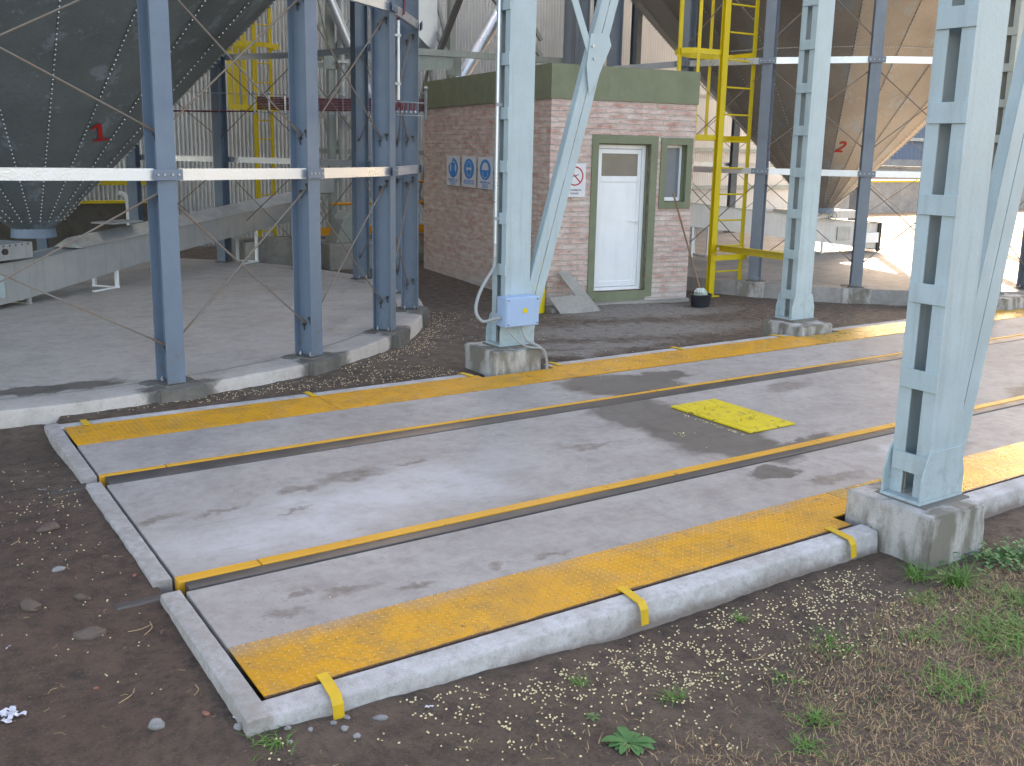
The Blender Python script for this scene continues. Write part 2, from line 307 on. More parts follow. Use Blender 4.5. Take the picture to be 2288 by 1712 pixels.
def mk_brick():
    g = NG('bagged_brick'); sp = g.n('SeparateXYZ', {0:g.tc.outputs['Object']})
    wob = g.noise(6, detail=3)
    u = g.math('ADD', g.math('ADD', sp.outputs[0], sp.outputs[1]), g.math('MULTIPLY', wob, .03))
    z = g.math('ADD', sp.outputs[2], g.math('MULTIPLY', g.noise(4, detail=4), .022))
    cv = g.n('CombineXYZ', {0:u, 1:z, 2:0})
    br = g.n('TexBrick', {'Vector':cv.outputs[0],'Color1':(.56,.27,.22),'Color2':(.66,.50,.45),'Mortar':(.50,.44,.40),'Scale':1.0,'Mortar Size':.011,'Mortar Smooth':.35,'Bias':0.0,'Brick Width':.235,'Row Height':.073})
    n2 = g.noise(5, detail=9, rough=.75); n3 = g.noise(30, detail=5, rough=.7); n4 = g.noise(1.1, detail=4)
    col = g.mix(g.ramp(n3,.4,.7,0,.45), br.outputs['Color'], (.36,.19,.15))
    mp = g.n('Mapping', {'Vector':cv.outputs[0],'Scale':(4,13.7,1)})
    n5 = g.noise(1.0, mp.outputs[0], detail=5, rough=.7)
    smear = g.math('MULTIPLY', g.ramp(g.math('ADD', g.math('MULTIPLY', n2,.25), g.math('MULTIPLY', n5,.75)), .40,.62), .75)
    col = g.mix(smear, col, (.80,.72,.68))
    low = g.ramp(sp.outputs[2], .35, -.12); low = g.math('MULTIPLY', low, g.ramp(n2,.3,.6,.2,1))
    col = g.mix(low, col, (.62,.59,.58))
    col = g.mix(g.ramp(n4,.5,.75,0,.15), col, (.28,.22,.18))
    g.bump(g.math('ADD', g.math('MULTIPLY', br.outputs['Fac'], -1), g.math('MULTIPLY', n3, .5)), .02, 1)
    return g.out(col, .9, 0, .25)
M['brick'] = mk_brick()
def mk_glass():
    g = NG('frosted_pane'); n = g.noise(5, detail=5); return g.out(g.mix(n, (.16,.15,.13), (.26,.25,.22)), .16, 0, .6)
M['pane'] = mk_glass()
g = NG('grey_pane'); M['pane2'] = g.out(g.mix(g.noise(3), (.15,.19,.22), (.20,.25,.29)), .12, 0, .6)
def leafmat(name, a, b, rough=.55):
    g = NG(name); n = g.noise(40, detail=2); n2 = g.noise(3.0, detail=3)
    return g.out(g.mix(g.ramp(n2,.35,.65), g.mix(n, a, b), g.mix(n, b, tuple(x*1.3 for x in a))), rough, 0, .3)
M['grass'] = leafmat('green_grass', (.06,.16,.03), (.11,.24,.05)); M['straw'] = leafmat('dry_grass', (.30,.19,.10), (.55,.39,.23), .8)
M['leaf'] = leafmat('broad_leaf', (.035,.12,.035), (.07,.19,.06)); M['corn'] = leafmat('maize_kernel', (.60,.48,.28), (.80,.68,.44), .5)
M['stone'] = concrete('grey_stone', (.20,.19,.19), (.36,.36,.37)); M['clod'] = concrete('brown_clod', (.10,.07,.057), (.17,.12,.10)); M['redbrick'] = concrete('brick_bit', (.35,.10,.06), (.28,.12,.08))
M['plastic'] = paint('white_plastic_scrap', (.62,.64,.72), (.5,.52,.6), .3, .1)
M['bldg'] = paint('blue_grey_sheet', (.10,.15,.24), (.14,.19,.26), .5, .2)
M['lime'] = concrete('footing_concrete', (.30,.285,.265), (.46,.445,.42))

# ------------------------------------------------------------ ground
def pw(x, L):
    if x <= L[0][0]: return L[0][1]
    for (a,p),(b,q) in zip(L, L[1:]):
        if x < b: u = (x-a)/(b-a); u = u*u*(3-2*u); return p+(q-p)*u
    return L[-1][1]
def gz(x, y):
    near = pw(x, [(-1.5,-.07),(-.1,-.055),(.75,-.085),(1.85,-.135),(2.8,-.125),(3.5,-.13),(6,-.12)])
    left = pw(y, [(-.9,-.06),(-.2,-.05),(.55,-.035),(.8,-.020),(2.2,-.022),(2.7,-.04),(3.4,-.075),(3.9,-.04),(4.2,.015),(8,.0)])
    far = pw(x, [(-.5,.018),(1.5,.0),(2.5,-.015),(4.5,-.06),(6,-.10),(9,-.12)])
    if y > 3.7: h = far if x > 0 else left+(far-left)*max(0,min(1,(y-3.9)/.3)) if x > -3 else -.04
    elif x < -.05: h = left if y > -.9 else near
    else: h = near
    if -1.3 < y < -.5 and x < -.05: u = (y+1.3)/.8; h = near+(left-near)*u
    h += .014*(noise.noise(V((x*1.1,y*1.1,0))))*(1 if abs(x)>.4 else .5)+.009*noise.noise(V((x*4.5,y*4.5,3)))+(.006*noise.noise(V((x*11,y*11,5)))+.004*noise.noise(V((x*27,y*27,8))) if -3<x<8 and y<6.5 else 0)
    if -.09 < x < 40 and -.50 < y < 3.78: h = -.55
    return h
def axis(parts):
    L = []
    for a, b, s in parts:
        n = max(1, round((b-a)/s)); L += [a+(b-a)*i/n for i in range(n)]
    return L+[parts[-1][1]]
xs = axis([(-400,-40,60),(-40,-6,4),(-6,-2,.4),(-2,-.09,.035),(-.09,4.6,.035),(4.6,14,.12),(14,40,2),(40,400,60)])
ys = axis([(-400,-40,60),(-40,-5,4),(-5,-2.2,.3),(-2.2,-.50,.028),(-.50,3.78,.07),(3.78,7.6,.07),(7.6,16,.6),(16,60,6),(60,500,60)])
vv = [(x,y,gz(x,y)) for y in ys for x in xs]; nx = len(xs)
b = MB(); b.add(vv, [(j*nx+i, j*nx+i+1, (j+1)*nx+i+1, (j+1)*nx+i) for j in range(len(ys)-1) for i in range(nx-1)])
tag(b.build('ground', M['dirt'], smooth=True), kind='structure')
# ------------------------------------------------------------ deck, kerbs
XE = 34
def slab(y0, y1, x0=-.008, x1=XE, z=0, mat='deck', name='concrete_deck'):
    b = MB(); b.box(x0, x1, y0, y1, -.5, z); o = b.build(name, M[mat], bevel=.006); return tag(o, kind='structure')
slab(-.005, .596); slab(.775, 2.256); slab(2.485, 3.165)
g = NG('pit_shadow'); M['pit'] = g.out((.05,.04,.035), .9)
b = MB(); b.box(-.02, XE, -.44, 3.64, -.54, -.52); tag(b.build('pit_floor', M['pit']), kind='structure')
def loft(prof, p0, p1, step=.04, amp=.0022, sc=14, seed=0, ends=True):
    """prof: list of (outward, z); swept from p0 to p1 in the ground plane, outward = right-hand side of travel"""
    a = V((*p0,0)); c = V((*p1,0)); d = (c-a); L = d.length; d.normalize(); n = V((d.y,-d.x,0)); k = max(2, int(L/step)); b = MB(); P = []
    for i in range(k+1):
        q = a+d*L*i/k
        for j,(o,z) in enumerate(prof):
            p = q+n*o+V((0,0,z)); s = noise.noise(p*sc+V((seed,0,0)))+.5*noise.noise(p*sc*3)
            big = noise.noise(V((p.x*1.2,p.y*1.2,seed+9)))*.008 + noise.noise(V((p.x*6,p.y*6,seed+9)))*.003
            P.append(p+n*(s*amp+ (big if o>.03 else 0)) + V((0,0,s*amp*.5)))
    m_ = len(prof); F = [(i*m_+j, i*m_+j+1, (i+1)*m_+j+1, (i+1)*m_+j) for i in range(k) for j in range(m_-1)]
    if ends: F += [tuple(range(m_)), tuple(range(k*m_, k*m_+m_))[::-1]]
    return b.add(P, F)
KN = [(0,-.45),(0,-.006),(.004,0),(.03,.0),(.052,.0),(.054,-.004),(.06,-.005),(.088,-.006),(.098,-.008),(.105,-.013),(.109,-.022),(.112,-.05),(.116,-.10),(.122,-.15),(.13,-.3)]
def kerb(p0, p1, prof=KN, seed=0, **kw):
    o = loft(prof, p0, p1, seed=seed, **kw).build('kerb', M['kerb'], smooth=True); return tag(o, kind='structure')
kerb((-.105,-.445),(3.385,-.445), seed=1); kerb((3.90,-.445),(XE,-.445), seed=2, step=.2)
KL = [(0,-.45),(0,-.005),(.003,0),(.03,0),(.06,0),(.080,-.001),(.087,-.006),(.091,-.03),(.095,-.10),(.1,-.3)]
kerb((-.024,3.80),(-.024,2.455), KL, 3); kerb((-.024,2.335),(-.024,.765), KL, 4); kerb((-.024,.625),(-.024,-.555), KL, 5)
KF = [(0,-.45),(0,-.006),(.004,0),(.05,.001),(.09,.0),(.12,-.003),(.135,-.015),(.142,-.06),(.15,-.3)]
kerb((3.40,3.655),(-.118,3.655), KF, 6); kerb((7.56,3.655),(4.22,3.655), KF, 7); kerb((XE,3.655),(8.30,3.655), KF, 8, step=.2)
# ------------------------------------------------------------ rails
def rail(y0, y1, ye0, ye1, label):
    t = empty('rail', (0,(y0+y1)/2,0), 0, label, 'rail', 'rails set in the deck')
    b = MB(); r = .012; pr = [(y0,-.16),(y0,-r-.002),(y0+r*.3,-r*.3-.002),(y0+r,-.002),(y1-r*.3,-.001),(y1-r*.1,-.001),(y1,-.002),(y1,-.16)]
    pts = [V((x,y,z)) for x in (0.015, XE) for y,z in pr]; n = len(pr)
    b.add(pts, [tuple(range(n)), tuple(range(n,2*n))[::-1]]+[(i,i+n,(i+1)%n+n,(i+1)%n) for i in range(n)])
    b.build('rail_head', M['railsteel'], t, smooth=True)
    for i,(x0,x1) in enumerate([(-.012,.38),(.386,2.53),(2.535,4.4),(4.405,5.62),(5.625,8.4),(8.405,12),(12.01,XE)]):
        b = MB(); b.box(x0, x1, ye0, ye1, -.17, .003 + .0015*(i%2)); b.build('edge_strip', M['edge'], t, bevel=.004)
rail(.622,.695,.702,.772,'near rail of the track, with a wide orange-yellow edge strip')
rail(2.283,2.418,2.428,2.466,'far rail of the track, with a thin yellow edge strip')
# buried approach rails left of the deck
for y, l in ((.66,'buried dark rail end passing the kerb gap nearer the camera'),(2.36,'buried dark rail end passing the kerb gap farther from the camera')):
    b = MB(); b.box(-.30,-.03,y-.03,y+.03,-.2,-.024); tag(b.build('rail_stub', M['railsteel'], bevel=.01), l, 'rail', 'buried rail ends')
# ------------------------------------------------------------ tread plates
def plate(pts, label, mat='tread', z=.004, grp=None):
    xs_ = sum(p[0] for p in pts)/len(pts); ys_ = sum(p[1] for p in pts)/len(pts)
    b = MB(); n = len(pts); b.add([(x,y,z) for x,y in pts]+[(x,y,z-.010) for x,y in pts], [tuple(range(n)), tuple(range(n,2*n))[::-1]]+[((i+1)%n,i,i+n,(i+1)%n+n) for i in range(n)])
    o = b.build('tread_plate', M[mat], bevel=.002); return tag(o, label, 'steel plate', grp or 'yellow chequered cover plates')
plate([(-.008,-.437),(3.32,-.437),(3.32,-.30),(3.62,-.30),(3.62,-.012),(-.008,-.012)], 'long near plate, worn yellow, running from the front kerb corner to the foreground column block')
plate([(3.627,-.240),(7.3,-.240),(7.3,-.437),(7.31,-.437),(7.31,-.012),(3.627,-.012)] if False else [(3.627,-.245),(3.91,-.245),(3.91,-.437),(7.3,-.437),(7.3,-.012),(3.627,-.012)], 'glossy yellow plate beyond the foreground column block', 'tread_w')
plate([(7.31,-.437),(12,-.437),(12,-.012),(7.31,-.012)], 'near plate farthest to the right, past the glossy one', 'tread_w')
plate([(-.008,3.172),(1.878,3.172),(1.878,3.648),(-.008,3.648)], 'far plate at the far left corner of the deck')
plate([(1.884,3.172),(3.79,3.172),(3.79,3.56),(3.42,3.56),(3.42,3.648),(1.884,3.648)], 'far plate in front of the middle column block')
plate([(3.797,3.176),(7.60,3.176),(7.60,3.56),(7.55,3.56),(7.55,3.648),(4.20,3.648),(4.20,3.56),(3.797,3.56)], 'long far plate in front of the brick hut, dirty orange-yellow', z=.006)
plate([(7.607,3.172),(8.28,3.172),(8.28,3.56),(7.607,3.56)], 'short far plate in front of the right column block', 'tread_w')
plate([(8.287,3.172),(9.2,3.172),(9.2,3.648),(8.287,3.648)], 'square shiny far plate just right of the right column block', 'tread_w')
plate([(9.207,3.172),(11.7,3.172),(11.7,3.648),(9.207,3.648)], 'bright far plate right of the square shiny plate', 'tread_w')
plate([(11.707,3.172),(18,3.172),(18,3.56),(11.707,3.56)], 'farthest plate on the far side, at the right edge of the photo', 'tread_w')
# straps
def strap(x, near, label, skew=0):
    b = MB(); w_ = .022
    if near: path = [(x,-.40,.0125),(x,-.447,.0125),(x-.012,-.565,.010),(x-.013,-.588,-.018),(x-.012,-.596,-.085)]
    else: path = [(x,3.62,.0145),(x,3.66,.0145),(x,3.80,.008),(x,3.832,-.01),(x,3.84,-.05)]
    P = []
    for (a,y,z) in path: P += [(a-w_,y,z),(a+w_,y,z),(a+w_,y,z-.006 if abs(y)<.56 or y>3 and y<3.81 else z-.004),(a-w_,y,z-.006)]
    F = []
    for i in range(len(path)-1):
        for k in range(4): F.append((i*4+k,i*4+(k+1)%4,(i+1)*4+(k+1)%4,(i+1)*4+k))
    F += [(3,2,1,0),tuple(range(len(path)*4-4,len(path)*4))]
    tag(b.add(P,F).build('strap', M['yelstrap'], bevel=.001), label, 'strap', 'yellow straps over the kerbs')
for x,l in ((.225,'yellow strap over the near kerb, closest to the front corner'),(1.70,'yellow strap over the middle of the near kerb'),(3.15,'yellow strap over the near kerb beside the foreground column block')): strap(x, True, l)
for x,l in ((.14,'yellow strap on the far kerb at the far left corner of the deck'),(1.857,'yellow strap on the far kerb in front of the left silo columns'),(3.34,'yellow strap on the far kerb just left of the middle column block'),
            (4.31,'yellow strap on the far kerb just right of the middle column block'),(5.89,'yellow strap on the far kerb in front of the mop bucket'),(7.40,'yellow strap on the far kerb just left of the right column block')): strap(x, False, l)
# hatch
t = empty('hatch', (4.42,1.53,0), 0, 'bright yellow rectangular hatch lid on the deck beside the wet stain', 'hatch')
b = MB(); b.box(4.175,4.655,1.11,1.95,.003,.018); b.build('lid', M['hatch'], t, bevel=.003)
b = MB(); b.box(4.235,4.595,1.17,1.89,.0185,.021); b.build('lid_panel', M['hatch'], t, bevel=.002)
for y in (1.34,1.72):
    b = MB(); b.tube([(4.32,y,.02),(4.32,y,.045),(4.34,y,.052),(4.44,y,.052),(4.46,y,.045),(4.46,y,.02)], .006, 6); b.build('handle', M['hatch'], t, smooth=True)

# ------------------------------------------------------------ gantry columns
def rough_block(x0,x1,y0,y1,z0,z1,amp=.008,step=.06):
    bm = bmesh.new(); bmesh.ops.create_cube(bm, size=1)
    bmesh.ops.scale(bm, vec=(x1-x0,y1-y0,z1-z0), verts=bm.verts); bmesh.ops.translate(bm, vec=((x0+x1)/2,(y0+y1)/2,(z0+z1)/2), verts=bm.verts)
    bmesh.ops.bevel(bm, geom=[e for e in bm.edges], offset=.012, segments=2, affect='EDGES')
    n = max(2,int((x1-x0)/step)); bmesh.ops.subdivide_edges(bm, edges=[e for e in bm.edges if e.calc_length()>.08], cuts=n, use_grid_fill=True)
    for v in bm.verts:
        s = noise.noise(v.co*6)*amp+noise.noise(v.co*22)*amp*.5; v.co += v.normal*s
    b = MB(); b.add([v.co.copy() for v in bm.verts], [tuple(x.index for x in f.verts) for f in bm.faces]); bm.free(); return b
def plinth(x0,x1,y0,y1,z1,label):
    bm_ = rough_block(x0,x1,y0,y1,-.45,z1); return tag(bm_.build('plinth', M['plinth'], smooth=True), label, 'concrete block', 'concrete blocks under the pale columns')
plinth(3.41,3.90,-.85,-.31,.155,'big concrete block with moss stains under the foreground column')
plinth(3.57,4.08,3.60,4.14,.20,'concrete block under the column with the electrical box')
plinth(7.66,8.20,3.60,4.18,.10,'concrete block under the column beside the yellow ladder')
plinth(11.7,12.35,3.60,4.20,.15,'small distant concrete block at the right edge')
def gcolumn(cx, cy, z0, H, bz, label, mat='mint', side=1):
    """two channels back to back facing each other across Y, joined by battens; base gussets"""
    t = empty('laced_column', (cx,cy,z0), 0, label, 'steel column', 'pale laced gantry columns'); hx, hy, fl = .135, .11, .075; m_ = M[mat]
    for s in (-1,1):
        b = MB(); y = cy+s*hy
        b.box(cx-hx, cx+hx, y-s*.0, y-s*.008, z0+.03, H)
        for q in (-1,1): b.box(cx+q*hx, cx+q*(hx-.009), y-s*.0081, y-s*fl, z0+.03, H)
        b.build('channel', m_, t)
    n = 0; z = bz
    while z < H:
        for q in (-1,1):
            b = MB(); b.box(cx+q*(hx+.0005), cx+q*(hx+(.014 if q<0 else .004)), cy-hy-.010 if q<0 else cy-hy+.01, cy+hy-.012, z, z+.105); b.build('batten', m_, t, bevel=.0015)
        z += .462; n += 1
    for s in (-1,1):
        b = MB(); y = cy+s*(hy+.001); pr = [(-.19,0),(-.19,.12),(-.15,.25),(-.135,.27),(.135,.27),(.15,.25),(.19,.12),(.19,0)]
        P = [(cx+p,y,z0+.03+q) for p,q in pr]+[(cx+p,y+s*.011,z0+.03+q) for p,q in pr]; k = len(pr)
        b.add(P, [tuple(range(k)),tuple(range(k,2*k))[::-1]]+[(i,i+k,(i+1)%k+k,(i+1)%k) for i in range(k)]); b.build('gusset', m_, t, bevel=.0015)
    b = MB(); b.box(cx-.195,cx+.195,cy-.125,cy+.125,z0+.012,z0+.029); b.build('base_plate', m_, t, bevel=.002)
    b = MB(); b.box(cx-.205,cx+.205,cy-.165,cy+.165,z0-.02,z0+.0115); b.build('mortar_bed', M['mortar_pad'], t, bevel=.006)
    for q in (-1,1):
        for s in (-1,1):
            b = MB(); x, y = cx+q*.115, cy+s*.030; b.tube([(x,y,z0+.03),(x,y,z0+.052)], .017, 6); b.tube([(x,y,z0+.05),(x,y,z0+.15 if q<0 else z0+.08)], .008, 8)
            b.build('anchor_bolt', M['rod'], t)
    return t
def brace(t, a, b_, wx=.15, mat='mint', name='diagonal_brace'):
    """pair of angles with a narrow slot between them, flat faces towards -Y"""
    a = V(a); b_ = V(b_); d = (b_-a).normalized(); sd = V((d.z,0,-d.x)); b = MB()
    for s in (-1,1):
        b.bar(a+sd*s*(wx/4+.003), b_+sd*s*(wx/4+.003), wx/2-.004, .008, up=(0,1,0))
        b.bar(a+sd*s*(wx/2)+V((0,.035,0)), b_+sd*s*(wx/2)+V((0,.035,0)), .008, .062, up=(0,1,0))
    L = (b_-a).length; k = 0.5
    while k < L-.2:
        p = a+d*k; b.bar(p+V((0,.010,0)), p+d*.09+V((0,.010,0)), wx*.8, .008, up=(0,1,0)); k += .75
    return b.build(name, M[mat], t)
cN = gcolumn(3.70,-.58,.148,7.2,.31,'pale blue-green laced steel column in the right foreground, nearest the camera')
brace(cN, (4.00,-.545,.22),(5.10,-.545,6.2), .22)
cL = gcolumn(3.915,3.885,.20,8.5,.40,'pale laced column carrying the light-blue electrical box, in front of the brick hut')
brace(cL, (4.02,3.80,.30),(6.3,3.80,8.3), .18)
def vmember(t):
    b = MB(); b.bar((4.70,3.785,2.80),(3.99,3.785,4.4),.07,.008,up=(0,1,0)); b.bar((4.735,3.80,2.80),(4.025,3.80,4.4),.008,.03,up=(0,1,0)); b.build('strut', M['mint'], t)
    b = MB(); P = [(4.62,2.75),(4.66,2.50),(4.74,2.62),(4.90,2.95),(4.86,3.06),(4.66,3.04)]; k = len(P)
    b.add([(x,3.776,z) for x,z in P]+[(x,3.768,z) for x,z in P],[tuple(range(k))[::-1],tuple(range(k,2*k))]+[(i,(i+1)%k,(i+1)%k+k,i+k) for i in range(k)]); gs = b.build('gusset_plate', M['mint'], t)
    for x,z in ((4.68,2.93),(4.70,2.82)):
        b = MB(); b.tube([(x,3.768,z),(x,3.752,z)],.014,6); b.build('bolt', M['bolt'], gs)
vmember(cL)
cR = gcolumn(7.98,3.99,.115,8.5,.36,'pale laced column beside the yellow ladder, standing on its concrete block', 'mint')
cF = gcolumn(11.975,4.05,.16,9,.36,'distant laced column partly hidden behind the foreground column at the right edge', 'mint2')
# ------------------------------------------------------------ junction box and conduits on the middle column
t = empty('junction_box', (3.84,3.70,.55), 0, 'light-blue square electrical box with a yellow warning sticker on the middle column', 'electrical box')
b = MB(); b.box(3.69,4.055,3.625,3.77,.415,.685); b.build('enclosure', M['box'], t, bevel=.006)
b = MB(); b.box(3.697,4.048,3.615,3.624,.422,.678); b.build('lid', M['box'], t, bevel=.004)
b = MB(); b.add([(3.87,3.612,.54),(3.92,3.612,.54),(3.92,3.612,.58),(3.87,3.612,.58)],[(0,1,2,3)]); b.add([(3.87,3.6145,.54),(3.92,3.6145,.54),(3.92,3.6145,.58),(3.87,3.6145,.58)],[(3,2,1,0)]); b.build('warning_sticker', M['drum'], t)
for x,z in ((3.715,.66),(4.03,.66),(3.715,.44),(4.03,.44)):
    b = MB(); b.tube([(x,3.615,z),(x,3.611,z)],.006,8); b.build('screw', M['dark'], t)
b = MB(); b.tube([(3.69,3.69,.50),(3.658,3.69,.50)], .017, 10); b.build('cable_gland', M['bolt'], t)
def bez(ps, n=24):
    ps = [V(p) for p in ps]; o = []; ex = [ps[0]*2-ps[1]]+ps+[ps[-1]*2-ps[-2]]
    for i in range(1,len(ex)-2):
        p0,p1,p2,p3 = ex[i-1:i+3]; k = max(2,n//(len(ps)-1))
        for j in range(k):
            u = j/k; o.append(.5*((2*p1)+(p2-p0)*u+(2*p0-5*p1+4*p2-p3)*u*u+(3*p1-p0-3*p2+p3)*u**3))
    return o+[ps[-1]]
t = empty('conduit', (3.60,3.80,.5), 0, 'grey flexible conduit looping from the steel pipe on the middle column into the blue box', 'conduit')
b = MB(); b.tube([(3.735,3.885,1.09),(3.735,3.885,8)], .0165, 10); b.build('steel_pipe', M['galv'], t, smooth=True)
b = MB(); b.tube([(3.735,3.885,1.03),(3.735,3.885,1.12)], .022, 10); b.tube([(3.735,3.885,1.12),(3.735,3.885,1.15)],.018,10); b.build('coupling', M['bolt'], t, smooth=True)
for z in (1.36,2.36,3.3):
    b = MB(); b.box(3.72,3.782,3.868,3.90,z,z+.03); b.build('pipe_clip', M['bolt'], t)
b = MB(); b.tube(bez([(3.735,3.885,1.04),(3.715,3.875,.93),(3.60,3.83,.82),(3.50,3.79,.69),(3.455,3.75,.56),(3.51,3.72,.475),(3.62,3.70,.492),(3.662,3.69,.50)],48), .0155, 9); b.build('flexible_hose', M['hose'], t, smooth=True)
t = empty('cable', (3.9,3.6,.3), 0, 'grey cables dropping from the blue electrical box down over the concrete block', 'cable')
for k,ps in enumerate(([(3.75,3.67,.415),(3.76,3.645,.36),(3.84,3.61,.27),(3.93,3.575,.225),(4.05,3.56,.205),(4.10,3.56,.15),(4.115,3.565,.05),(4.115,3.57,.01)],[(3.90,3.67,.415),(3.90,3.65,.36),(3.93,3.62,.28),(4.0,3.585,.24),(4.07,3.575,.19),(4.115,3.572,.10),(4.125,3.572,.0)])):
    b = MB(); b.tube(bez(ps,40), .0125 if k else .008, 8); b.build('cable_run', M['hose'], t, smooth=True)

# ------------------------------------------------------------ hut
HA = Rd(-8); hut = empty('brick_hut', (6.63,7.09,-.12), HA, 'small brick hut with green parapet and white door behind the middle column', 'hut')
Hm = local_m(hut)
def hb(f, name, mat, parent=None, **kw):       # build in hut frame (x along the front, y inward, z up from -.12 => absolute z)
    b = MB(); f(b); b.v = [Hm @ (p-V((0,0,-.12))) for p in b.v]; return b.build(name, mat, parent or hut, **kw)
W_, D_ = 2.30, 4.72
def wall(b):
    X = [0,.73,1.57,1.82,2.17,W_]; Z = [-.3,.075,1.31,2.10,2.68]
    def hole(i,j): return (i==1 and j in (1,2)) or (i==3 and j==2)
    for i in range(5):
        for j in range(4):
            if not hole(i,j): b.box(X[i],X[i+1],0,.2,Z[j],Z[j+1])
    b.box(0,.2,.2,D_,-.3,2.68); b.box(W_-.2,W_,.2,D_,-.3,2.68); b.box(.2,W_-.2,D_-.2,D_,-.3,2.68)
hb(wall, 'wall', M['brick'])
def par(b):
    b.box(-.02,W_+.02,-.02,.16,2.66,3.10); b.box(-.02,.16,.16,D_+.02,2.66,3.10); b.box(W_-.16,W_+.02,.16,D_+.02,2.66,3.10); b.box(.16,W_-.16,D_-.16,D_+.02,2.66,3.10)
    b.box(.16,W_-.16,.16,D_-.16,2.6,2.8)
hb(par, 'parapet', M['greenp'])
def dsur(b):
    b.box(.63,.73,-.018,.06,-.02,2.21); b.box(1.57,1.68,-.018,.06,-.02,2.21); b.box(.73,1.57,-.018,.06,2.10,2.21); b.box(.73,1.57,-.018,.06,-.06,.075)
    b.box(.73,.745,.06,.19,.075,2.10); b.box(1.555,1.57,.06,.19,.075,2.10); b.box(.745,1.555,.06,.19,2.085,2.10)
hb(dsur, 'door_surround', M['greenp'])
door = hb(lambda b: (b.box(.745,.80,.10,.14,.076,2.085),b.box(1.50,1.555,.10,.14,.076,2.085),b.box(.80,1.50,.10,.14,2.03,2.085),b.box(.80,1.50,.10,.14,.076,.12)), 'door', M['white'], bevel=.004)
hb(lambda b: (b.box(.805,.86,.112,.15,.125,2.025),b.box(1.44,1.495,.112,.15,.125,2.025),b.box(.86,1.44,.112,.15,1.965,2.025),b.box(.86,1.44,.112,.15,1.58,1.66),b.box(.86,1.44,.112,.15,.125,.20)), 'door_leaf', M['white'], door, bevel=.004)
hb(lambda b: b.box(.86,1.44,.125,.14,.20,1.58), 'door_panel', M['white'], door)
hb(lambda b: b.box(.86,1.44,.125,.14,1.66,1.965), 'pane', M['pane'], door)
hb(lambda b: (b.box(1.455,1.475,.090,.112,1.0,1.06),b.box(1.34,1.475,.078,.092,1.035,1.055)), 'handle', M['white'], door, bevel=.003)
def wsur(b):
    b.box(1.735,1.82,-.018,.05,1.215,2.195); b.box(2.17,2.265,-.018,.05,1.215,2.195); b.box(1.82,2.17,-.018,.05,2.10,2.195); b.box(1.82,2.17,-.018,.05,1.215,1.31)
    b.box(1.82,1.83,.05,.2,1.31,2.10); b.box(2.16,2.17,.05,.2,1.31,2.10); b.box(1.83,2.16,.05,.2,1.31,1.32)
hb(wsur, 'window_surround', M['greenp'])
wn = hb(lambda b: (b.box(1.83,1.86,.10,.14,1.32,2.10),b.box(2.13,2.16,.10,.14,1.32,2.10),b.box(1.86,2.13,.10,.14,2.06,2.10),b.box(1.86,2.13,.10,.14,1.32,1.37)), 'window', M['white'], bevel=.003)
hb(lambda b: b.box(1.86,2.13,.115,.13,1.37,2.06), 'pane', M['pane2'], wn)
hb(lambda b: b.box(-.03,W_+.02,-.05,.0,-.3,-.075), 'footing', M['lime'])
# signs
def text_mesh(txt, size, name='lettering', shear=0):
    cu = bpy.data.curves.new('txt','FONT'); cu.body = txt; cu.size = size; cu.align_x = 'CENTER'; cu.shear = shear; cu.extrude = .0008; cu.space_line = .95
    o = bpy.data.objects.new('txt', cu); C.objects.link(o); bpy.context.view_layer.update()
    me = bpy.data.meshes.new_from_object(o); bpy.data.objects.remove(o); return me
def hplace(me, name, mat, parent, s, z, side):     # put an XY mesh on the hut: side wall (x=0 face, text runs towards the front corner) or front wall
    if side: T = Matrix(((0,0,-1,-.022),(-1,0,0,s),(0,1,0,z),(0,0,0,1)))
    else: T = Matrix(((1,0,0,s),(0,0,-1,-.022),(0,1,0,z),(0,0,0,1)))
    me.transform(parent_world(parent) @ Hm @ Matrix.Translation((0,0,.12)) @ T); me.materials.clear(); me.materials.append(mat)
    o = bpy.data.objects.new(name, me); C.objects.link(o); o.parent = parent; return o
def flat(outlines, th=.0015, z=0):
    b = MB()
    for pts in outlines:
        n = len(pts); b.add([(x,y,z+th) for x,y in pts]+[(x,y,z) for x,y in pts],[tuple(range(n)),tuple(range(n,2*n))[::-1]]+[((i+1)%n,i,i+n,(i+1)%n+n) for i in range(n)])
    me = bpy.data.meshes.new('shape'); me.from_pydata(b.v,[],b.f); return me
def ell(cx_,cy_,rx,ry,a0=0,a1=360,n=40): return [(cx_+rx*cos(Rd(a0+(a1-a0)*i/n)),cy_+ry*sin(Rd(a0+(a1-a0)*i/n))) for i in range(n+(0 if a1-a0==360 else 1))]
def ringq(rx,ry,w_,cx_=0,cy_=0,n=40,a0=0,a1=360):
    o = []
    for i in range(n):
        a,c = Rd(a0+(a1-a0)*i/n),Rd(a0+(a1-a0)*(i+1)/n)
        o.append([(cx_+rx*cos(a),cy_+ry*sin(a)),(cx_+rx*cos(c),cy_+ry*sin(c)),(cx_+(rx-w_)*cos(c),cy_+(ry-w_)*sin(c)),(cx_+(rx-w_)*cos(a),cy_+(ry-w_)*sin(a))])
    return o
def sign(s, z, w_, h, side, label, cat='safety sign', grp='safety signs on the hut'):
    p = Hm @ V((-.012 if side else s, s if side else -.012, z+.12)); t = empty('safety_sign', p, HA, label, cat, grp)
    hplace(flat([[(-w_/2,-h/2),(w_/2,-h/2),(w_/2,h/2),(-w_/2,h/2)]], .004), 'board', M['signw'], t, s, z, side); return t
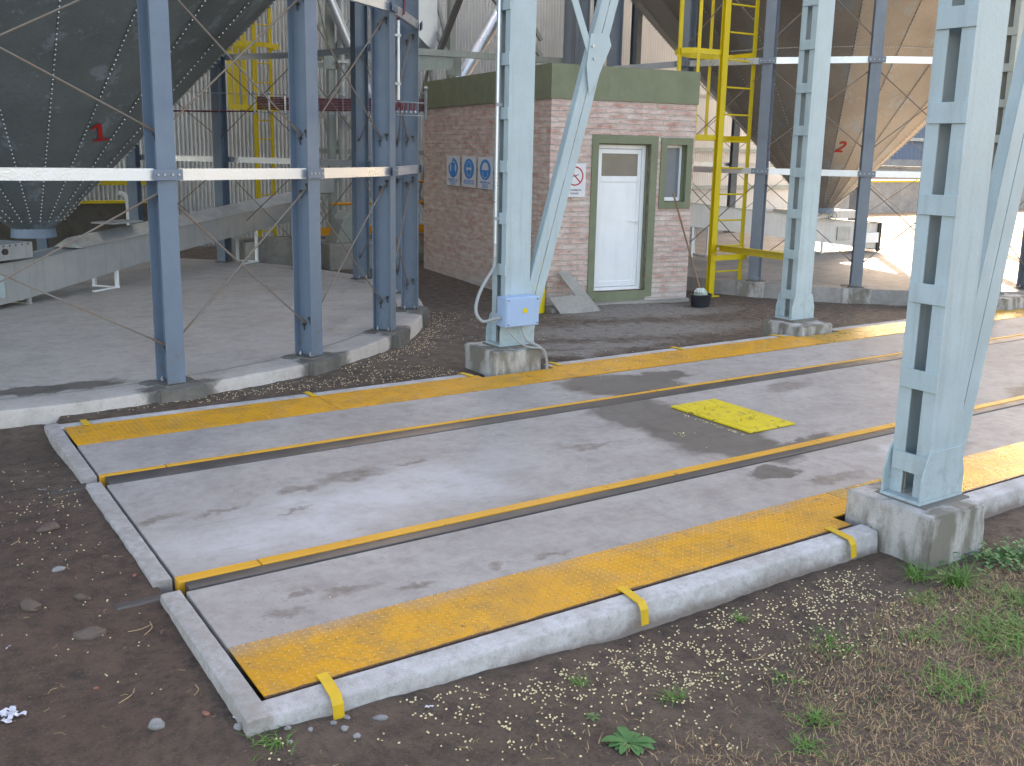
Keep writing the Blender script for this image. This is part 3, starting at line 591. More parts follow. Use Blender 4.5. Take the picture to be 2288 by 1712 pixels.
SB = [(3.31,'leftmost blue-and-white safety sign on the hut side, ear muff pictogram, torn at its upper left','muff',['OBLIGATORIO EL USO','DE PROTECTOR','AUDITIVO']),
      (2.66,'middle blue-and-white safety sign on the hut side, goggles pictogram','gog',['OBLIGATORIO EL USO','PROTECTOR OCULAR']),
      (2.035,'right blue-and-white safety sign on the hut side, white helmet pictogram','helm',['OBLIGATORIO USAR','CASCO DE','SEGURIDAD'])]
for s_,l,k,tx in SB:
    t = sign(s_, 1.64, .56, .475, True, l)
    def on(o, mat, nm, dz): 
        me = flat(o, .001, dz); return hplace(me, nm, M[mat], t, s_, 1.685, True)
    on([ell(0,0,.20,.155)], 'signb', 'blue_disc', .0045)
    if k == 'muff':
        on([ell(-.105,0,.028,.055),ell(.105,0,.028,.055)]+ringq(.11,.10,.012,0,.01,20,20,160)+[[(-.20,.11),(-.06,.165),(-.02,.13),(-.12,.07),(-.19,.04)]], 'signw', 'pictogram', .0058)
    elif k == 'gog':
        on([ell(-.055,0,.045,.022),ell(.055,0,.045,.022),[(-.02,.01),(.02,.01),(.02,.018),(-.02,.018)]]+ringq(.10,.115,.008,0,0,30), 'signw', 'pictogram', .0058)
    else:
        on([ell(0,-.005,.125,.115,0,180,24)]+ringq(.105,.12,.008,0,-.01,24,190,350), 'signw', 'pictogram', .0058)
    for i,line in enumerate(tx):
        me = text_mesh(line, .042); me.transform(Matrix.Translation((0,0,.005))); hplace(me, 'lettering', M['signb'], t, s_, 1.485-i*.036, True)
t = sign(.37, 1.605, .33, .445, False, 'white no-smoking sign with a red barred circle left of the hut door')
hplace(flat(ringq(.128,.128,.018), .001, .0045), 'red_ring', M['signr'], t, .37, 1.66, False)
q = .128*.70; hplace(flat([[(-q,q-.012),(-q+.012,q),(q,-q+.012),(q-.012,-q)]], .001, .0047), 'red_bar', M['signr'], t, .37, 1.66, False)
hplace(flat([[(-.07,-.022),(.03,-.002),(.03,.010),(-.07,-.010)],[(.035,.0),(.055,.012),(.052,.024),(.032,.010)]], .0006, .0045), 'cigarette', M['signk'], t, .37, 1.665, False)
for i,line in enumerate(('PROHIBIDO','FUMAR')):
    me = text_mesh(line, .040); me.transform(Matrix.Translation((0,0,.005))); hplace(me, 'lettering', M['signk'], t, .37, 1.462-i*.046, False)
# yellow drum at the hut corner
t = empty('yellow_drum', (6.20,7.35,-.12), 0, 'yellow steel drum beside the hut corner, mostly hidden by the brace', 'drum')
b = MB(); b.tube([(6.25,6.93,-.12),(6.25,6.93,.15)],.20,24); b.tube([(6.25,6.93,.15),(6.25,6.93,.17)],.208,24); b.tube([(6.25,6.93,.17),(6.25,6.93,.44)],.20,24); b.tube([(6.25,6.93,.44),(6.25,6.93,.46)],.208,24); b.tube([(6.25,6.93,.46),(6.25,6.93,.55)],.20,24); b.build('drum_shell', M['drum'], t, smooth=True)
b = MB(); b.tube([(6.25,6.93,.55),(6.25,6.93,.565)],.204,24); b.build('rim', M['drum'], t)
# L-shaped grey board
t = empty('grey_board', (6.85,6.65,-.12), 0, 'grey L-shaped sheet leaning on the hut wall beside the door', 'board')
b = MB(); O_ = V((6.50,6.56,-.115)); ux = V((.665,.0,0)); uy = V((.16,.43,.0)).normalized()*.0+V((-.10,.42,.50))
PL_ = [(0,0),(1,0),(.78,1.0),(.50,1.0),(.60,.42),(-.06,.42)]; N_ = ux.cross(uy).normalized()
P = [O_+ux*a+uy*c for a,c in PL_]; k = len(P)
b.add(P+[p-N_*.012 for p in P],[tuple(range(k)),tuple(range(k,2*k))[::-1]]+[((i+1)%k,i,i+k,(i+1)%k+k) for i in range(k)]); b.build('sheet', M['lime'], t)
b = MB(); b.bar((6.50,6.80,.07),(6.96,6.78,.08),.03,.02); b.build('edge_trim', M['galv'], t)
tag(MB().box(6.42,6.75,6.66,6.84,-.12,-.05).build('grey_board', M['stone'], bevel=.01), 'small grey slab lying under the leaning L-shaped sheet', 'board')
# mop and bucket
t = empty('bucket', (8.72,6.28,-.11), 0, 'black plastic bucket holding the wet mop right of the hut', 'bucket')
b = MB(); n = 20; pr = [(.13,0),(.15,.15),(.158,.15),(.158,.165),(.148,.165),(.125,.02)]
P = [(8.72+r*cos(2*pi*k/n)*(1.15),6.28+r*sin(2*pi*k/n)*.8,-.11+z) for r,z in pr for k in range(n)]
b.add(P,[(i*n+k,i*n+(k+1)%n,(i+1)*n+(k+1)%n,(i+1)*n+k) for i in range(len(pr)-1) for k in range(n)]+[tuple(range(5*n,6*n))]); b.build('pail', M['black'], t, smooth=True)
t = empty('mop', (8.72,6.28,.02), 0, 'mop with long wooden handle leaning from the bucket to the hut window', 'mop')
b = MB(); b.tube([(8.71,6.28,.09),(8.50,6.72,1.44)],.013,8); b.build('handle', M['wood'], t, smooth=True)
b = MB(); random.seed(3)
for k in range(26):
    a = random.uniform(0,2*pi); r = random.uniform(.03,.11); b.tube(bez([(8.71,6.28,.12),(8.71+r*.5*cos(a),6.28+r*.5*sin(a)*.7,.13),(8.72+r*cos(a),6.28+r*.7*sin(a),.085),(8.74+r*1.1*cos(a),6.28+r*.72*sin(a),.03)],9),.012,5)
b.build('mop_head', M['cloth'], t, smooth=True)

# ------------------------------------------------------------ yellow caged ladder
t = empty('caged_ladder', (9.87,6.96,-.12), 0, 'bright yellow caged ladder rising beside the hut', 'ladder')
LA, LB = V((9.60,6.97,0)), V((10.17,6.95,0)); HT = 7.5
b = MB(); b.box(9.535,9.625,6.94,6.952,-.12,HT); b.box(9.535,9.625,7.002,7.014,-.12,HT); b.box(9.572,9.584,6.952,7.002,-.12,HT); b.box(9.625,9.665,6.965,6.99,-.12,HT); b.build('side_rail', M['yel'], t)
b = MB(); b.box(10.13,10.205,6.935,6.945,-.12,HT); b.box(10.195,10.205,6.945,6.99,-.12,HT); b.build('side_rail', M['yel'], t)
b = MB(); b.box(9.50,9.70,6.88,7.06,-.125,-.110); b.build('foot_plate', M['yel'], t); b = MB(); b.box(10.1,10.27,6.88,7.04,-.125,-.110); b.build('foot_plate', M['yel'], t)
z = .245
while z < HT:
    b = MB(); b.tube([(9.66,6.96,z),(10.14,6.95,z)],.013,8); b.build('rung', M['yel'], t, smooth=True); z += .385
for z in (2.22,3.42,4.6,5.8,7.0):
    b = MB(); L = [(9.55,6.99),(9.02,7.02),(8.93,7.16),(9.05,7.42),(9.5,7.62),(10.0,7.62),(10.2,7.4),(10.19,6.98)]
    for i in range(len(L)-1): b.bar((*L[i],z),(*L[i+1],z),.008,.075)
    b.build('hoop', M['yel'], t)
for x,y in ((9.12,7.01),(9.20,7.50),(9.95,7.625),(8.94,7.2)):
    b = MB(); b.box(x-.03,x+.03,y-.004,y+.004,2.2,HT); b.build('cage_bar', M['yel'], t)
b = MB(); b.bar((9.70,6.93,.60),(8.10,4.10,.80),.012,.085); b.bar((9.70,6.93,.645),(8.10,4.10,.845),.07,.01); b.build('tie_beam', M['yel'], t)
b = MB(); b.box(9.50,10.25,6.90,6.935,.42,.50); b.box(9.5,10.3,6.86,6.935,.56,.575); b.build('cross_tie', M['yel'], t)

# ------------------------------------------------------------ silos
def ibeam(h, z0):
    b = MB(); a, d, f = .075, .10, .009        # half flange (tangent = y), half depth (radial = x)
    b.box(d-f, d, -a, a, z0, h); b.box(-d, -d+f, -a, a, z0, h); b.box(-d+f, d-f, -.0035, .0035, z0, h); return b
def raw(b, name, mat, bevel=0, smooth=False):
    me = bpy.data.meshes.new(name); me.from_pydata(b.v,[],b.f); me.update(); me.materials.append(mat)
    if smooth:
        for p in me.polygons: p.use_smooth = True
        me.set_sharp_from_angle(angle=Rd(40))
    return me
def inst(me, name, parent, loc=(0,0,0), rz=0):
    o = bpy.data.objects.new(name, me); C.objects.link(o); o.parent = parent; o.location = loc; o.rotation_euler = (0,0,rz); return o
def make_silo(cx, cy, tip, angs, label, colmat, conemat, digit, ddir, rods, lugcols, RR=5.05, nseg=24, ztop=6.2, phase=0, dscale=(1,1,0)):
    t = empty('grain_silo', (cx,cy,.1), 0, label, 'silo', 'hopper-bottomed grain silos')
    # cone (sheared: its outlet sits off the ring's centre)
    nz = 22; r0, r1 = .235, 4.93; z0 = tip[2]; b = MB()
    def cp(u, k, off=0):
        a = phase+2*pi*k/nseg; r = r0+(r1-r0)*u+off
        return V((tip[0]+(cx-tip[0])*u+r*cos(a), tip[1]+(cy-tip[1])*u+r*sin(a), z0+(ztop-z0)*u - off*.9))
    us = [0,.02]+[.1*i for i in range(1,11)]
    for k in range(nseg):
        P = []
        for u in us: P += [cp(u,k), cp(u,k+1)]
        b.add(P, [(2*i,2*i+1,2*i+3,2*i+2) for i in range(len(us)-1)])
        # lap seam
        P = []
        for u in us: P += [cp(u,k-.0,.006), cp(u,k+ .09/(1+10*u)+.01,.006)]
        b.add(P, [(2*i,2*i+1,2*i+3,2*i+2) for i in range(len(us)-1)])
    hop = b.build('hopper', conemat, t)
    b = MB()
    for k in range(nseg):
        u = .03
        while u < .86:
            p = cp(u, k, .012); q = cp(u,k+ .05,.0); b.ball(p, .0105, 5, 3); u += .0105
        for j in range(16 if digit=='2' else 0):
            p0, p1 = cp(.55,k,.01), cp(.55,k+1,.01); b.ball(p0.lerp(p1,(j+.5)/16), .011, 4, 3)
    b.build('bolt_rows', M['bolt'], hop)
    b = MB()
    for k in range(nseg):
        P = []
        for u in us: e = .055/(1+12*u)+.006; P += [cp(u,k-e,.008), cp(u,k-e+.010/(1+9*u)+.002,.008)]
        b.add(P, [(2*i,2*i+1,2*i+3,2*i+2) for i in range(len(us)-1)])
    b.build('lap_joint', M['dark'], hop)
    b = MB(); b.tube([(tip[0],tip[1],z0-.10),(tip[0],tip[1],z0+.01)],[.26,.25],24); b.build('outlet_collar', M['blue'], t, smooth=True)
    for (u,v_) in ((ztop-.05,15.5),):
        b = MB(); n = 96; P = []; F = []; rows = 130
        for j in range(rows+1):
            z = u+(v_-u)*j/rows; r = 4.95+.012*sin(j*pi*.5)
            P += [(cx+r*cos(2*pi*k/n),cy+r*sin(2*pi*k/n),z) for k in range(n)]
        F = [(j*n+k,j*n+(k+1)%n,(j+1)*n+(k+1)%n,(j+1)*n+k) for j in range(rows) for k in range(n)]
        P.append((cx,cy,v_+1.8)); F += [(rows*n+k,rows*n+(k+1)%n,len(P)-1) for k in range(n)]
        b.add(P,F); b.build('silo_wall', M['corr'], t, smooth=True)
    # digit painted on the cone
    tree = bvhtree.BVHTree.FromPolygons([v for v in cpverts(cp,nseg,us)], [(4*i,4*i+1,4*i+2,4*i+3) for i in range(nseg*(len(us)-1))])
    h = tree.ray_cast(CP, V(ddir)); loc, nrm = h[0], h[1]
    if nrm.dot(loc-CP) > 0: nrm = -nrm
    x = V((0,0,1)).cross(nrm).normalized(); y = nrm.cross(x).normalized()
    me = flat([[(-.020,0),(.020,0),(.020,.27),(-.020,.27)],[(-.075,0),(.075,0),(.075,.025),(-.075,.025)],[(-.020,.27),(-.085,.21),(-.085,.185),(-.020,.225)]],.001) if digit=='1' else text_mesh(digit, .42 if digit=='1' else .36, shear=.1 if digit=='1' else .3); me.transform(Matrix.Rotation(dscale[2],4,'Z')@(Matrix(((1,-.45,0,0),(0,1,0,0),(0,0,1,0),(0,0,0,1))) if digit=='1' else Matrix.Identity(4))@Matrix.Diagonal((dscale[0],dscale[1],1,1))); T = Matrix((x,y,nrm)).transposed().to_4x4(); T.translation = loc+nrm*.012-y*.14
    me.transform(parent_world(t)@T); me.materials.clear(); me.materials.append(M['red']); o = bpy.data.objects.new('painted_number', me); C.objects.link(o); o.parent = t
    # columns
    cm = raw(ibeam(ztop,.02), 'column', colmat); bp = MB(); bp.box(-.125,.125,-.105,.105,0,.014); bpm = raw(bp,'base_plate',M['mortar_pad'])
    ab = MB()
    for sx in (-.06,.06):
        for sy in (-.045,.045): ab.tube([(sx,sy,.02),(sx,sy,.045)],.013,6); ab.tube([(sx,sy,.045),(sx,sy,.06)],.007,6)
    abm = raw(ab,'anchor_bolts',M['bolt'])
    db = MB(); db.tube([(0,-.030,0),(0,.030,0)],.014,8); db.bar((0,-.024,0),(.004,-.018,-.055),.008,.008); dbm = raw(db,'brace_lug',M['dark'])
    P = [V((cx+RR*cos(Rd(a)), cy+RR*sin(Rd(a)), .1)) for a in angs]
    for i,a in enumerate(angs):
        c = inst(cm,'column',t,(P[i].x-cx,P[i].y-cy,0),Rd(a)); inst(bpm,'base_plate',c); inst(abm,'anchor_bolts',c); 
        if i in lugcols:
            for z in (.33,1.52,1.98,3.10):
                for s in (-1,1): inst(dbm,'brace_lug',c,(s*.035,0,z+s*.03))
    n = len(angs)
    for z in (1.75,3.33):
        for i in range(n):
            p, q = P[i].copy(), P[(i+1)%n].copy(); oa = V((p.x-cx,p.y-cy,0)).normalized()*.115; ob = V((q.x-cx,q.y-cy,0)).normalized()*.115
            p = p+oa; q = q+ob; p.z = q.z = z; d = (q-p).normalized()
            b = MB(); b.prism([(0,-.045),(.006,-.045),(.006,.039),(.05,.039),(.05,.045),(0,.045)] if False else [(-.05,.045),(-.05,.039),(-.006,.039),(-.006,-.039),(-.05,-.039),(-.05,-.045),(0,-.045),(0,.045)], p+d*.10, q-d*.10)
            b.build('ring_beam', M['galv'], t)
            b = MB(); b.bar(p-d*.125+oa*.1, p+d*.125+oa*.1,.008,.082); sp = b.build('splice_plate', colmat, t)
            b = MB()
            for k in (-.09,-.035,.035,.09): c0 = p+d*k+oa*.13; b.tube([c0, c0+oa*.09],.009,6)
            b.build('splice_bolts', M['bolt'], sp)
    for i in rods:
        p, q = P[i%n], P[(i+1)%n]
        for z0_,z1_ in ((.30,1.52),(1.96,3.14)) + (((3.5,4.9),) if i%n in (0,21) else ()):
            for s in (0,1):
                a0 = V((p.x,p.y,z0_+.1 if s==0 else z1_+.1)); a1 = V((q.x,q.y,z1_+.1 if s==0 else z0_+.1)); d = (a1-a0).normalized(); e = V((0,0,0)) + (V((cx,cy,0))-V((p.x,p.y,0))).normalized()*(.02 if s else -.02)
                b = MB(); b.tube([a0+e+d*.04,a1+e-d*.04],.0078,6); b.tube([a0+e+d*.02,a0+e+d*.14],.012,6); b.tube([a1+e-d*.14,a1+e-d*.02],.012,6)
                b.build('brace_rod', M['rod'], t)
    return t
def cpverts(cp, nseg, us):
    o = []
    for k in range(nseg):
        for i in range(len(us)-1): o += [cp(us[i],k),cp(us[i],k+1),cp(us[i+1],k+1),cp(us[i+1],k)]
    return o
A1 = [-79.2,-62.9,-46.5,-30.2,-14.6,2.9,20.5,38.6,56.0,73.0]+[73+15.2*i for i in range(1,13)]
def pix(px,py): return (Rr*((px-1144)/2190.4) + Rf + (-Ru)*((py-856)/2190.4)).normalized()
make_silo(-.06,9.17,(.70,9.62,.93),A1,'grey grain silo on the left with a red number 1 on its riveted cone',M['blue'],M['cone'],'1',pix(228,292),[20,21,0,1,2,3,4,5,6,7],(21,0,1,2,3,4), phase=Rd(7.5), ztop=5.12, dscale=(1.35,1.1,Rd(10)))
A2 = [-151.2,-134.6,-118.3,-104.6]+[-88+16*i for i in range(0,4)]+[-22,-4,13,31,47.2,64,80.6,97.5,114,131,147.5,161.5,177.0]
A2 = A2[:-1]+[-184.5,-166.2]
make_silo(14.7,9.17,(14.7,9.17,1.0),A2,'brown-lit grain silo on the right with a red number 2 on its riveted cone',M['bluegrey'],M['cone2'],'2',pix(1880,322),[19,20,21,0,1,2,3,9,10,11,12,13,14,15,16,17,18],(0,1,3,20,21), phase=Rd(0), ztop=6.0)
# slabs under the silos
def round_slab(cx, cy, r, z, mat, gaps, nm='silo_slab'):
    b = MB(); n = 160; P = []; pr = [(0,z),(r-.2,z),(r-.1,z),(r-.05,z),(r-.04,z),(r-.03,z),(r-.008,z-.004),(r,z-.02),(r+.008,z-.5)]
    for i,(rr,zz) in enumerate(pr):
        for k in range(n):
            a = 2*pi*k/n; q = rr
            if i >= 6: q += .02*noise.noise(V((cos(a)*9,sin(a)*9,zz*6)))+.006*noise.noise(V((cos(a)*50,sin(a)*50,zz*20)))
            P.append((cx+q*cos(a),cy+q*sin(a),zz))
    F = [(i*n+k,i*n+(k+1)%n,(i+1)*n+(k+1)%n,(i+1)*n+k) for i in range(1,len(pr)-1) for k in range(n)]
    P.append((cx,cy,z)); F += [(len(P)-1,n+k,n+(k+1)%n) for k in range(n)]
    return tag(b.add(P,F).build(nm, M[mat], smooth=True), kind='structure')
round_slab(-.06,9.17,5.22,.10,'slab',None); round_slab(14.7,9.17,5.24,.10,'slab2',None)
# joint line cut in the slab rim
for cx in (-.06,14.7):
    b = MB(); n = 160
    for k in range(n):
        a,c = 2*pi*k/n,2*pi*(k+1)/n; r = 4.88
        b.add([(cx+r*cos(a),9.17+r*sin(a),.1025),(cx+(r+.008)*cos(a),9.17+(r+.008)*sin(a),.1025),(cx+(r+.008)*cos(c),9.17+(r+.008)*sin(c),.1025),(cx+r*cos(c),9.17+r*sin(c),.1025)],[(0,1,2,3)])
    tag(b.build('slab_joint', M['dark']), kind='structure')
# column pedestals (dark mortar blocks on the slab rims)
def ped(cx, a, dark=True, z=.102):
    a_ = Rd(a); c = V((cx+5.08*cos(a_),9.17+5.08*sin(a_),0)); bm_ = rough_block(-.20,.19,-.20,.20,-.3,.104,amp=.02,step=.05)
    Rz = Matrix.Rotation(a_,4,'Z'); bm_.v = [Rz@p+c for p in bm_.v]; return bm_
for i,(a,l) in enumerate(((-79.2,'dark mortar pedestal at the slab rim under the leftmost full-length blue column'),(-62.9,'dark mortar pedestal under the second blue column of the left silo'),(-46.5,'dark mortar pedestal under the third blue column of the left silo'),(-30.2,'dark mortar pedestal under the blue column nearest the hut'))):
    tag(ped(-.06,a).build('pedestal', M['mortar_pad'], smooth=True), l, 'pedestal', 'mortar pedestals under the silo columns')
for i,(a,l) in enumerate(((-151.2,'mortar pedestal under the right silo column just right of the yellow ladder'),(-134.6,'mortar pedestal under the right silo column left of the foreground column'),(-104.6,'mortar pedestal under the column at the right edge of the photo'))):
    tag(ped(14.7,a).build('pedestal', M['plinth'], smooth=True), l, 'pedestal', 'mortar pedestals under the silo columns')

# ------------------------------------------------------------ conveyors
c1 = empty('conveyor', (.514,8.95,.1), math.atan2(12.222-8.949,4.567-.514), 'long grey trough conveyor under the left silo, climbing to the right', 'conveyor', 'trough conveyors under the silos')
Cm = local_m(c1)
def cb(par, Mx, f, name, mat, **kw):
    b = MB(); f(b); b.v = [Mx@(p-V((0,0,.1))) for p in b.v]; return b.build(name, mat, par, **kw)
def trough(b, pts, w_):
    n = len(pts); P = [(s,0,zb) for s,zb,zt in pts]+[(s,0,zt) for s,zb,zt in pts]+[(s,w_,zb) for s,zb,zt in pts]+[(s,w_,zt) for s,zb,zt in pts]; F = []
    for i in range(n-1): F += [(i,i+1,n+i+1,n+i),(3*n+i,3*n+i+1,2*n+i+1,2*n+i),(n+i,n+i+1,3*n+i+1,3*n+i),(2*n+i,2*n+i+1,i+1,i)]
    F += [(0,n,3*n,2*n),(n-1,3*n-1,4*n-1,2*n-1)]; b.add(P,F)
T1 = [(-4.5,.10,.56),(-.9,.13,.60),(-.1,.17,.61),(.35,.21,.62),(2.8,.46,.80),(6.6,.74,1.06)]
cb(c1, Cm, lambda b: trough(b,T1,.42), 'trough', M['convey'])
def lip(b):
    for i in range(len(T1)-1):
        s0,_,z0 = T1[i]; s1,_,z1 = T1[i+1]
        for y in (-.02,.40): b.add([(s0,y,z0+.002),(s1,y,z1+.002),(s1,y+.04,z1+.002),(s0,y+.04,z0+.002),(s0,y,z0+.014),(s1,y,z1+.014),(s1,y+.04,z1+.014),(s0,y+.04,z0+.014)],[(0,3,2,1),(4,5,6,7),(0,1,5,4),(1,2,6,5),(2,3,7,6),(3,0,4,7)])
cb(c1, Cm, lip, 'flange', M['convey'])
cb(c1, Cm, lambda b: (b.add([(.9,.0,.68),(6.6,.0,1.075),(6.6,.21,1.20),(.9,.21,.80),(6.6,.42,1.075),(.9,.42,.68)],[(0,1,2,3),(3,2,4,5),(0,3,5),(1,4,2)])), 'cover', M['galv2'])
cb(c1, Cm, lambda b: b.box(1.55,2.15,.03,.39,.93,.95), 'inspection_lid', M['convey'], bevel=.004)
cb(c1, Cm, lambda b: (b.box(-.75,.0,-.10,.50,.66,.84)), 'slide_gate', M['convey'], bevel=.005)
cb(c1, Cm, lambda b: (b.tube([(-.42,-.10,.76),(-.42,-.125,.76)],.035,14)), 'shaft', M['dark'])
cb(c1, Cm, lambda b: ([b.tube([(-.70+.09*k,-.10,.82),(-.70+.09*k,-.108,.82)],.009,6) for k in range(8)]), 'gate_bolts', M['dark'])
cb(c1, Cm, lambda b: (b.box(-.95,-.42,-.07,-.003,.24,.50)), 'panel_box', M['mint'], bevel=.006)
cb(c1, Cm, lambda b: (b.box(.02,.025,-.004,.0,.2,.6),b.box(.25,.255,-.004,.0,.23,.6),b.box(4.6,4.606,-.004,0,.62,.9),b.box(4.85,4.856,-.004,0,.62,.9)), 'seam', M['galv2'])
for s,zb in ((0.02,.17),(1.55,.32),(4.95,.60)):
    cb(c1, Cm, lambda b: ([b.box(s-.02,s+.02,y-.02,y+.02,.12,zb+.02) for y in (.03,.39)], b.box(s-.02,s+.02,.0,.42,.101,.12), b.box(s-.45 if s>1 else s,s,.01,.05,.101,.12)), 'leg', M['white'] if s>1 else M['convey'])
c2 = empty('conveyor', (14.7,9.17,.1), Rd(-10), 'pale trough conveyor with a handwheel under the right silo, its end in the sun', 'conveyor', 'trough conveyors under the silos')
Cm2 = local_m(c2); T2 = [(-7.5,1.16,1.60),(-3.0,.67,1.09),(.0,.33,.79),(1.50,.155,.665)]
M['convey2'] = paint('pale_conveyor_metal', (.62,.62,.61), (.55,.55,.54), .45, .2)
cb(c2, Cm2, lambda b: trough(b,T2,.5), 'trough', M['convey2'])
def lip2(b):
    for i in range(len(T2)-1):
        s0,_,z0 = T2[i]; s1,_,z1 = T2[i+1]; b.add([(s0,-.03,z0+.002),(s1,-.03,z1+.002),(s1,.53,z1+.002),(s0,.53,z0+.002),(s0,-.03,z0+.014),(s1,-.03,z1+.014),(s1,.53,z1+.014),(s0,.53,z0+.014)],[(0,3,2,1),(4,5,6,7),(0,1,5,4),(1,2,6,5),(2,3,7,6),(3,0,4,7)])
cb(c2, Cm2, lip2, 'cover', M['galv2'])
cb(c2, Cm2, lambda b: b.box(-.7,.75,-.12,.60,.80,.95), 'slide_gate', M['convey2'], bevel=.005)
def wheel(b):
    b.tube([(.14+.10*cos(a/16*2*pi),-.17,.84+.10*sin(a/16*2*pi)) for a in range(17)],.010,6)
    for a in (90,210,330): b.tube([(.14,-.17,.84),(.14+.10*cos(Rd(a)),-.17,.84+.10*sin(Rd(a)))],.007,5)
    b.tube([(.14,-.17,.84),(.14,-.10,.84)],.014,8)
cb(c2, Cm2, wheel, 'handwheel', M['galv2'], smooth=True)
cb(c2, Cm2, lambda b: b.box(.42,.75,-.03,-.002,.36,.62), 'side_door', M['galv2'], bevel=.004)
cb(c2, Cm2, lambda b: (b.box(1.46,1.50,-.05,.0,.12,.70),b.box(1.50,1.52,-.06,.56,.14,.70)), 'end_plate', M['dark'])
cb(c2, Cm2, lambda b: (b.box(1.1,1.46,-.06,-.003,.30,.50)), 'bearing_plate', M['white'])
for s,zb in ((-2.95,.67),(-2.6,.62),(-.3,.37),(.1,.33)):
    cb(c2, Cm2, lambda b: (b.box(s-.02,s+.02,.0,.04,.101,zb),b.box(s-.02,s+.02,.46,.50,.101,zb),b.box(s-.018,s+.018,.039,.461,.101,.13)), 'leg', M['white'])

# ------------------------------------------------------------ background: shed, walls, tower, ladder, hoses
BY = 16.5
shed = empty('corrugated_shed', (4,BY,-.1), 0, 'long shed of vertical corrugated zinc sheet behind the silos', 'building')
b = MB(); x = -16.0; P = []; pitch = .082; st = pitch/6; n = int(31.0/st)
for i in range(n+1):
    y = BY+.02*cos(2*pi*i/6); P += [(x+i*st,y,-.3),(x+i*st,y,12.2)]
b.add(P,[(2*i,2*i+2,2*i+3,2*i+1) for i in range(n)]); b.build('corrugated_wall', M['corr'], shed, smooth=True)
b = MB(); b.box(-16,15,BY+.05,BY+9,-.3,12.2); b.build('shed_body', M['corr'], shed)
shw = empty('lightened_shed', (18.5,BY,-.1), 0, 'corrugated shed wall between the hut and the right silo, its reflected light coloured in as white', 'building')
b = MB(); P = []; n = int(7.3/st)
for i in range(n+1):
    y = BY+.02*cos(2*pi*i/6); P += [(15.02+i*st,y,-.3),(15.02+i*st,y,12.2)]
b.add(P,[(2*i,2*i+2,2*i+3,2*i+1) for i in range(n)]); b.build('corrugated_wall', M['litsheet'], shw, smooth=True)
b = MB(); b.box(15.02,22.32,BY+.05,BY+7,-.3,12.2); b.build('shed_body', M['litsheet'], shw)  # unseen height raised to keep a sun streak off the deck
for z,h in ((1.02,.10),(2.05,.09)):
    b = MB(); b.box(12.5,22.3,BY-.07,BY-.02,z,z+h); b.build('girt', M['mint2'], shw)
b = MB(); b.box(12.0,22.3,BY-.5,BY-.02,-.3,.42); b.build('footing_ledge', M['wallr'], shw)
for k in range(4):
    b = MB(); x = 1.5+k*3.7; b.box(x,x+.05,BY-.03,BY-.012,0,12); b.build('sheet_joint', M['galv2'], shed)
# low wall left with yellow beam
t = empty('retaining_wall', (0,15.4,-.1), 0, 'low brown concrete wall with a yellow edge behind the left silo cone', 'wall')
b = MB(); b.box(-9,3.75,15.2,15.5,-.3,.90); b.build('wall', M['wallc'], t); b = MB(); b.box(-9,3.75,15.17,15.52,.905,.945); b.build('edge', M['yel'], t)
t = empty('yellow_beam', (1,15.9,1.3), 0, 'yellow horizontal beam in front of the shed behind the left silo cone', 'beam')
b = MB(); b.box(-9,3.9,15.9,15.98,1.20,1.44); b.build('web', M['yel'], t); b = MB(); b.box(-9,3.9,15.82,15.98,1.44,1.46); b.build('flange', M['yel'], t)
b = MB(); b.ball((1.5,15.35,1.02),.28,12,7,(1.4,.7,.45)); tag(b.build('white_sack', M['plastic'], smooth=True), 'white sack lying on the low wall behind the left cone', 'sack')
t = empty('pipe_post', (2.75,13.9,0), 0, 'short white bent pipe post standing behind the left conveyor', 'post'); b = MB(); b.tube(bez([(2.62,13.9,1.15),(2.72,13.9,1.12),(2.76,13.9,1.0),(2.76,13.9,.5),(2.76,13.9,-.1)],16),.035,8); b.build('pipe', M['white'], t, smooth=True)
# low wall right
t = empty('retaining_wall', (30,21,-.1), Rd(0), 'long pale concrete wall with a yellow top line in the sunny background at right', 'wall')
b = MB(); b.box(24.5,60,20.5,20.8,-.3,1.05); b.build('wall', M['wallr'], t); b = MB(); b.box(24.5,60,20.48,20.82,1.05,1.13); b.build('edge', M['yel'], t)
tag(MB().box(24.5,80,20.8,60,-.3,1.03).build('raised_ground', M['dirt']), kind='structure')
t = empty('warehouse', (38,34,0), 0, 'dark blue-grey sheet warehouse far behind the right silo', 'building')
b = MB(); x=30.0; P=[]; n = 400
for i in range(n+1):
    y = 34+.04*cos(2*pi*i/4); P += [(x+i*.09,y,1.0),(x+i*.09,y,9)]
b.add(P,[(2*i,2*i+2,2*i+3,2*i+1) for i in range(n)]); b.build('sheet_wall', M['bldg'], t, smooth=True); b = MB(); b.box(30,66,34.1,44,1,9); b.build('body', M['bldg'], t)
b = MB(); b.box(30,66,33.8,33.9,3.0,3.2); b.build('girt', M['galv2'], t)
b = MB(); b.box(29.5,66,33.4,33.9,1.0,1.9); b.build('base', M['wallr'], t)
# rags / sack sitting in the sun on the right
b = MB(); random.seed(5); b.ball((17.9,10.9,.25),.28,12,8,(.9,.8,1.0)); b.ball((18.1,10.7,.15),.2,10,6,(1,.9,.7)); b.v = [p+V((noise.noise(p*7),noise.noise(p*7+V((5,0,0))),noise.noise(p*7+V((0,5,0)))))*.07 for p in b.v]
tag(b.build('grain_sack', M['cloth'], smooth=True), 'crumpled pale sack on the sunny silo slab left of the foreground column', 'sack')
